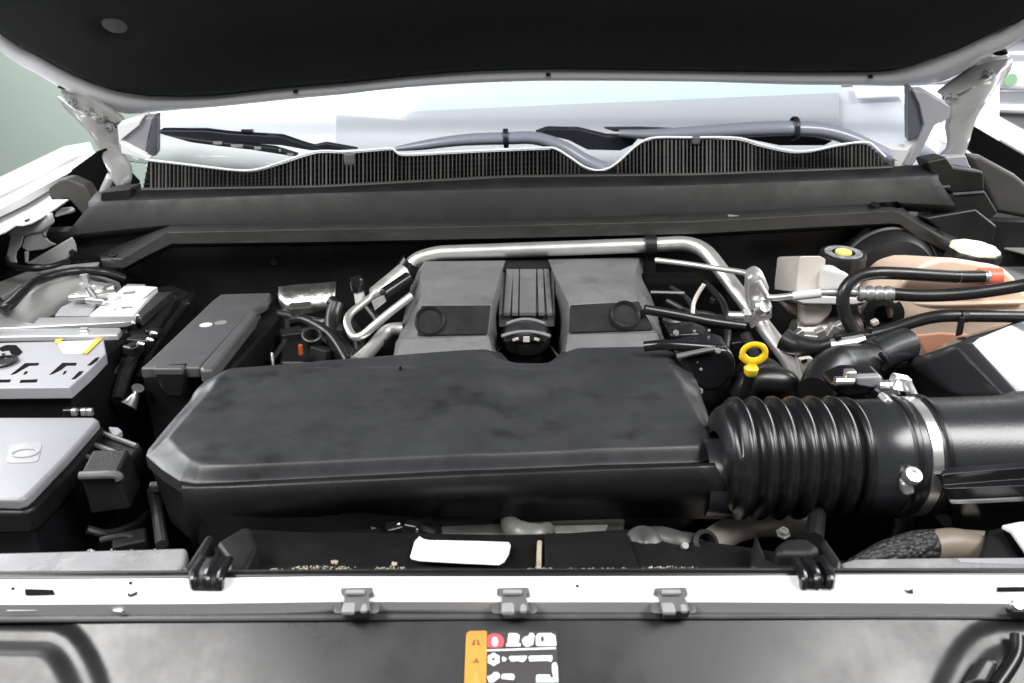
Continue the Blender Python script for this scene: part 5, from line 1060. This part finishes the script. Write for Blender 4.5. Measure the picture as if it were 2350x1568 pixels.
MB().box(P(2344, 1398, z=-.004), .02, .014, .008).build('stud_bracket', 'black', fa_, bevel=.002)

# three grey retaining clips, copies of one
def clip_parts(t, px, mir):
    def q(a, b): return (px + a * mir, b)
    MB().prism([P(*q(-38, 1349), z=.009), P(*q(36, 1347), z=.009), P(*q(38, 1360), z=.007), P(*q(26, 1364), z=.007), P(*q(30, 1402), z=.002), P(*q(-30, 1404), z=.002), P(*q(-30, 1360), z=.007), P(*q(-38, 1356), z=.007)], Vector((0, .004, -.010))).build('hook', 'clip', t, bevel=.002)
    for a, b, w, h in ((-18, 1396, 30, 30), (18, 1393, 16, 26)):
        c = P(*q(a, b), z=.002); MB().box(c, pxsize(w, c), .012, pxsize(h * .5, c)).build('leg', 'clip_light', t, bevel=.0018)
    c = P(*q(0, 1397), z=-.002); MB().box(c, pxsize(104, c), .010, pxsize(12, c)).build('base', 'clip', t, bevel=.003)
    c = P(*q(-4, 1360), z=.0085); MB().box(c, pxsize(44, c), .004, .003).build('ridge', 'clip_light', t, bevel=.001)
first = None
for px, lab in ((819, 'grey fascia clip left of centre on the white crossmember'), (1184, 'grey fascia clip at the centre of the white crossmember'), (1552, 'grey fascia clip right of centre on the white crossmember')):
    if first is None:
        first = thing('fascia_clip', lab, 'clip', P(px, 1404, z=0), 'grey clips along the front crossmember'); clip_parts(first, px, 1); kids = [o for o in bpy.data.objects if o.parent == first]
    else:
        c = first.copy(); COL.objects.link(c); c['label'] = lab; c.location = P(px, 1404, z=0)
        for k in kids: d = k.copy(); COL.objects.link(d); d.parent = c
# ribbed straps
def strap(px, lab, flip):
    t = thing('ribbed_strap', lab, 'strap', P(px, 1340, z=0), 'ribbed black straps over the crossmember')
    sx = 1 if not flip else -1
    rows = [[(px + sx * (a + off), b, z_) for a, b, z_ in ((-46, 1350 + 2, -.002), (-48, 1330, .006), (-40, 1308, .004), (-18, 1285, -.004))] for off in ()]
    L_ = [P(px - sx * 38, 1353, z=.001), P(px - sx * 42, 1322, z=.008), P(px - sx * 22, 1286, z=.002)]
    R_ = [P(px + sx * 30, 1354, z=.001), P(px + sx * 34, 1322, z=.008), P(px + sx * 52, 1288, z=.002)]
    MB().loft([smooth_path(L_, 5), smooth_path(R_, 5)]).build('band', 'black', t, solid=.003, sharp=60)
    for u in (.08, .5, .92):
        MB().tube([a.lerp(b, u) + Vector((0, -.001, .0022)) for a, b in zip(smooth_path(L_, 5), smooth_path(R_, 5))], .0032, 8, sub=False).build('rib', 'black_gloss', t)
    return t
t1 = strap(482, 'ribbed black strap over the crossmember at the left', False)
MB().prism(PL([(414, 1302), (430, 1292), (472, 1228), (490, 1225), (455, 1300), (428, 1316)], z=-.008), -.02).build('side_arm', 'black', t1, bevel=.004)
MB().prism(PL([(494, 1245), (560, 1206), (580, 1210), (590, 1255), (560, 1318), (520, 1322), (520, 1280)], z=-.006), -.02).build('side_arm', 'black', t1, bevel=.005)
t2 = strap(1868, 'ribbed black strap over the crossmember at the right', True)
MB().prism(PL([(1780, 1250), (1800, 1232), (1850, 1230), (1888, 1256), (1870, 1270), (1780, 1270)], z=.0), -.02).build('side_arm', 'cowl', t2, bevel=.006, seg=3)
MB().prism(PL([(1890, 1225), (1935, 1290), (1930, 1310), (1905, 1300), (1880, 1250)], z=-.004), -.02).build('side_arm', 'black', t2, bevel=.004)
MB().prism(PL([(1735, 1215), (1760, 1280), (1830, 1290), (1820, 1326), (1790, 1324), (1720, 1300)], z=-.012), -.02).build('side_arm', 'black', t2, bevel=.004)
MB().tube([P(1875, 1180, z=-.02), P(1868, 1240, z=-.02)], .008, 10).build('post', 'black', t2)
bolt('bolt', P(1797, 1226, z=.002), (0, -.3, 1), .0038, .005, t2, 'plate_lip')

# ================================================================== stickers
def sm(pts, k=4): return [Vector((q.x, q.y, 0)) for q in smooth_path([Vector((a, b, 0)) for a, b in pts], k)]
ws_ = thing('white_sticker', 'blank white sticker on the black radiator shroud', 'sticker', P(1056, 1275, z=-.03))
so = Z8(0, 0)
def shroud_pt(a, b): return P(a, b, plane=(P(1056, 1302, z=-.027), (P(1156, 1302, z=-.027) - P(1056, 1302, z=-.027)).cross(P(1056, 1245, z=-.031) - P(1056, 1302, z=-.027)).normalized()))
so = ZZ(Z8, [(583, 655), (610, 560), (640, 528), (665, 545), (700, 552), (1000, 558), (1190, 565), (1203, 585), (1190, 640), (1165, 685), (1130, 705), (900, 695), (640, 680), (590, 668)])
slab('paper', [shroud_pt(a, b) + Vector((0, 0, .004)) for a, b in so], .0006, 'white', ws_)
c = shroud_pt(*Z8(695, 605)) + Vector((0, 0, .0047))
MB().tube([c + Vector((.008 * math.cos(t / 8 * math.pi), .006 * math.sin(t / 8 * math.pi), 0)) for t in range(15)], .0006, 6).build('faint_stamp', 'pale_lilac', ws_)
wl_ = thing('warning_label', 'orange and black warning label with white symbols on the fascia', 'label', FO + FU * -.03)
def lab(name, pts, m, lift): return slab(name, [fw(*f2(P(*ZL(a, b), plane=fpl)), .0012 + lift) for a, b in pts], .0004, m, wl_, up=FN)
def circ(cx, cy, rx, ry, n=20): return [(cx + rx * math.cos(2 * math.pi * i / n), cy + ry * math.sin(2 * math.pi * i / n)) for i in range(n)]
lab('black_field', [(700, 250), (1880, 250), (1915, 1500), (690, 1500)], 'labelblack', 0)
lab('orange_strip', [(385, 330), (400, 280), (450, 250), (710, 245), (728, 265), (725, 600), (705, 1500), (340, 1500)], 'orange', .0005)
for pl in ([(480, 485), (510, 400), (535, 390), (525, 485)], [(615, 480), (590, 400), (565, 390), (575, 485)], [(520, 745), (560, 690), (595, 775), (560, 770)], [(490, 770), (515, 740), (530, 770)], [(470, 1097), (530, 930), (570, 930), (620, 1097), (600, 1400), (480, 1400)]):
    lab('warning_mark', pl, 'brown' if pl[0][1] < 1000 else 'orange_deep', .001)
lab('red_disc', [(735, 510), (740, 330), (800, 300), (870, 290), (950, 310), (1000, 370), (1012, 430), (990, 510), (900, 530), (780, 525)], 'red', .0008)
lab('flame', circ(860, 430, 52, 80), 'white', .0012)
for pl in ([(1065, 440), (1085, 300), (1110, 285), (1220, 290), (1265, 320), (1262, 380), (1250, 440)], [(1040, 505), (1050, 455), (1280, 450), (1285, 490), (1270, 505)],
           [(1300, 400), (1350, 350), (1415, 330), (1430, 285), (1490, 285), (1512, 330), (1490, 470), (1440, 500), (1380, 515), (1330, 480)],
           [(1535, 480), (1532, 340), (1570, 290), (1780, 285), (1855, 325), (1875, 480), (1860, 495), (1560, 497)],
           [(722, 560), (1860, 518), (1865, 550), (722, 585)],
           [(975, 690), (1000, 672), (1055, 710), (1030, 750), (985, 755)], [(1085, 690), (1120, 665), (1385, 660), (1380, 700), (1340, 755), (1300, 765), (1250, 745), (1130, 755)],
           [(1412, 690), (1430, 660), (1800, 655), (1808, 700), (1795, 745), (1775, 762), (1730, 740), (1430, 752)],
           [(728, 1000), (790, 985), (850, 930), (900, 930), (942, 970), (940, 1020), (880, 1060), (840, 1097), (760, 1097)],
           [(965, 1000), (985, 960), (1150, 955), (1180, 980), (1182, 1030), (1160, 1058), (1080, 1050), (970, 1040)],
           [(1800, 800), (1830, 768), (1870, 775), (1890, 830), (1905, 1097), (1840, 1097), (1800, 900)], [(1535, 1097), (1540, 985), (1570, 970), (1760, 972), (1785, 1030), (1840, 1000), (1900, 1097)],
           [(735, 1180), (1400, 1180), (1400, 1230), (735, 1230)]):
    lab('white_symbol', pl, 'white', .0008)
lab('gear', [(840 + (112 if i % 2 else 92) * math.cos(i * math.pi / 6), 718 + (112 if i % 2 else 92) * math.sin(i * math.pi / 6)) for i in range(12)], 'white', .0008)
lab('gear_hole', circ(833, 717, 28, 22), 'labelblack', .0013); lab('slot', circ(1640, 385, 25, 48), 'labelblack', .0013)

# ================================================================== looms and hoses down in the gaps
def loom(label, base, runs, plugs):
    t = thing('wiring_harness', label, 'wiring', base, 'wiring down in the gaps of the bay')
    for pts, r, m in runs: MB().tube(PD(pts), r, 10).build('cable', m, t)
    for (a, b, z), sx, sy, sz, rz, m in plugs: MB().box(P(a, b, z=z), sx, sy, sz, Matrix.Rotation(rz, 3, 'Z') @ Matrix.Rotation(rz * .4, 3, 'X')).build('plug', m, t, bevel=.0025)
    return t
loom('tangled black wiring right of the rear engine cover, under the aluminium pipe', P(1600, 760, z=-.05),
    [([(1530, 690, .03), (1580, 715, .02), (1640, 725, .015), (1690, 760, .0)], .004, 'loom'), ([(1525, 735, .02), (1570, 745, .02), (1620, 735, .02), (1700, 745, .01)], .006, 'hose'), ([(1540, 660, .04), (1580, 690, .035), (1600, 740, .02), (1590, 790, .01)], .0035, 'loom'), ([(1620, 650, .04), (1660, 700, .03), (1670, 760, .01), (1660, 830, -.02)], .005, 'hose'), ([(1710, 770, .0), (1740, 830, -.02), (1780, 880, -.03), (1800, 930, -.04)], .008, 'loom')],
    [((1560, 722, .02), .018, .012, .012, .5, 'black_gloss'), ((1600, 760, .012), .022, .014, .014, -.4, 'black_gloss'), ((1650, 735, .012), .016, .012, .012, .8, 'strut_dark'), ((1570, 772, .014), .012, .006, .006, .2, 'steel'), ((1545, 785, .012), .006, .006, .006, .2, 'steel'), ((1685, 790, -.01), .02, .016, .014, .3, 'black_gloss'), ((1640, 690, .025), .012, .01, .01, .5, 'loom')])
loom('dark wiring and hoses between the long fuse box and the rear cover', P(730, 800, z=-.06),
    [([(640, 720, .0), (690, 730, .0), (740, 740, .005), (790, 720, .01)], .006, 'loom'), ([(650, 800, -.03), (700, 760, -.01), (740, 780, -.015), (790, 830, -.02)], .005, 'hose'), ([(760, 690, .02), (790, 720, .01), (820, 770, .0), (830, 820, -.01)], .008, 'hose'), ([(620, 830, -.03), (650, 790, -.02), (660, 750, -.01), (650, 710, .0)], .004, 'loom'), ([(840, 700, .02), (870, 740, .01), (880, 790, .0)], .006, 'loom')],
    [((670, 770, -.015), .03, .02, .016, .4, 'cowl'), ((740, 815, -.02), .03, .02, .02, -.6, 'cowl'), ((770, 760, .0), .02, .02, .014, .2, 'strut_dark'), ((690, 708, .01), .03, .02, .012, .3, 'strut_dark'), ((625, 825, -.02), .004, .004, .02, 0, 'alu_dull')])
loom('dim cables and bracket below the left end of the resonator', P(350, 1220, z=-.1),
    [([(350, 1120, -.04), (362, 1180, -.06), (372, 1250, -.07)], .006, 'strut_dark'), ([(230, 1240, -.06), (290, 1230, -.06), (330, 1250, -.07)], .003, 'loom'), ([(200, 1215, -.05), (250, 1225, -.06), (310, 1205, -.07), (340, 1180, -.08)], .004, 'hose')],
    [((356, 1118, -.035), .010, .008, .010, .2, 'clip'), ((300, 1250, -.07), .03, .02, .02, .4, 'cowl')])
loom('small dark connectors beside the grey plate under the resonator', P(920, 1230, z=-.1),
    [([(850, 1215, -.05), (900, 1205, -.05), (960, 1215, -.05), (1000, 1230, -.05)], .005, 'loom'), ([(890, 1195, -.05), (930, 1215, -.045), (980, 1195, -.05)], .004, 'hose')],
    [((905, 1215, -.045), .016, .012, .012, .4, 'black_gloss'), ((945, 1212, -.044), .014, .012, .012, -.3, 'black_gloss'), ((960, 1195, -.045), .012, .01, .012, .1, 'cowl'), ((915, 1205, -.04), .004, .003, .004, .1, 'steel'), ((957, 1218, -.038), .0025, .003, .005, .1, 'steel')])
loom('black cable bundle between the battery and the long fuse box', P(350, 800, z=-.04),
    [([(400, 690, .005), (360, 740, .0), (330, 790, -.005), (290, 850, -.02), (270, 920, -.04)], .008, 'loom'), ([(440, 680, .0), (400, 730, -.005), (350, 800, -.02), (320, 870, -.04)], .006, 'hose'), ([(380, 720, .004), (330, 760, .004), (300, 770, .01)], .004, 'loom')],
    [((345, 770, .0), .02, .014, .012, .7, 'black_gloss'), ((420, 700, .0), .02, .012, .01, .7, 'cowl')])
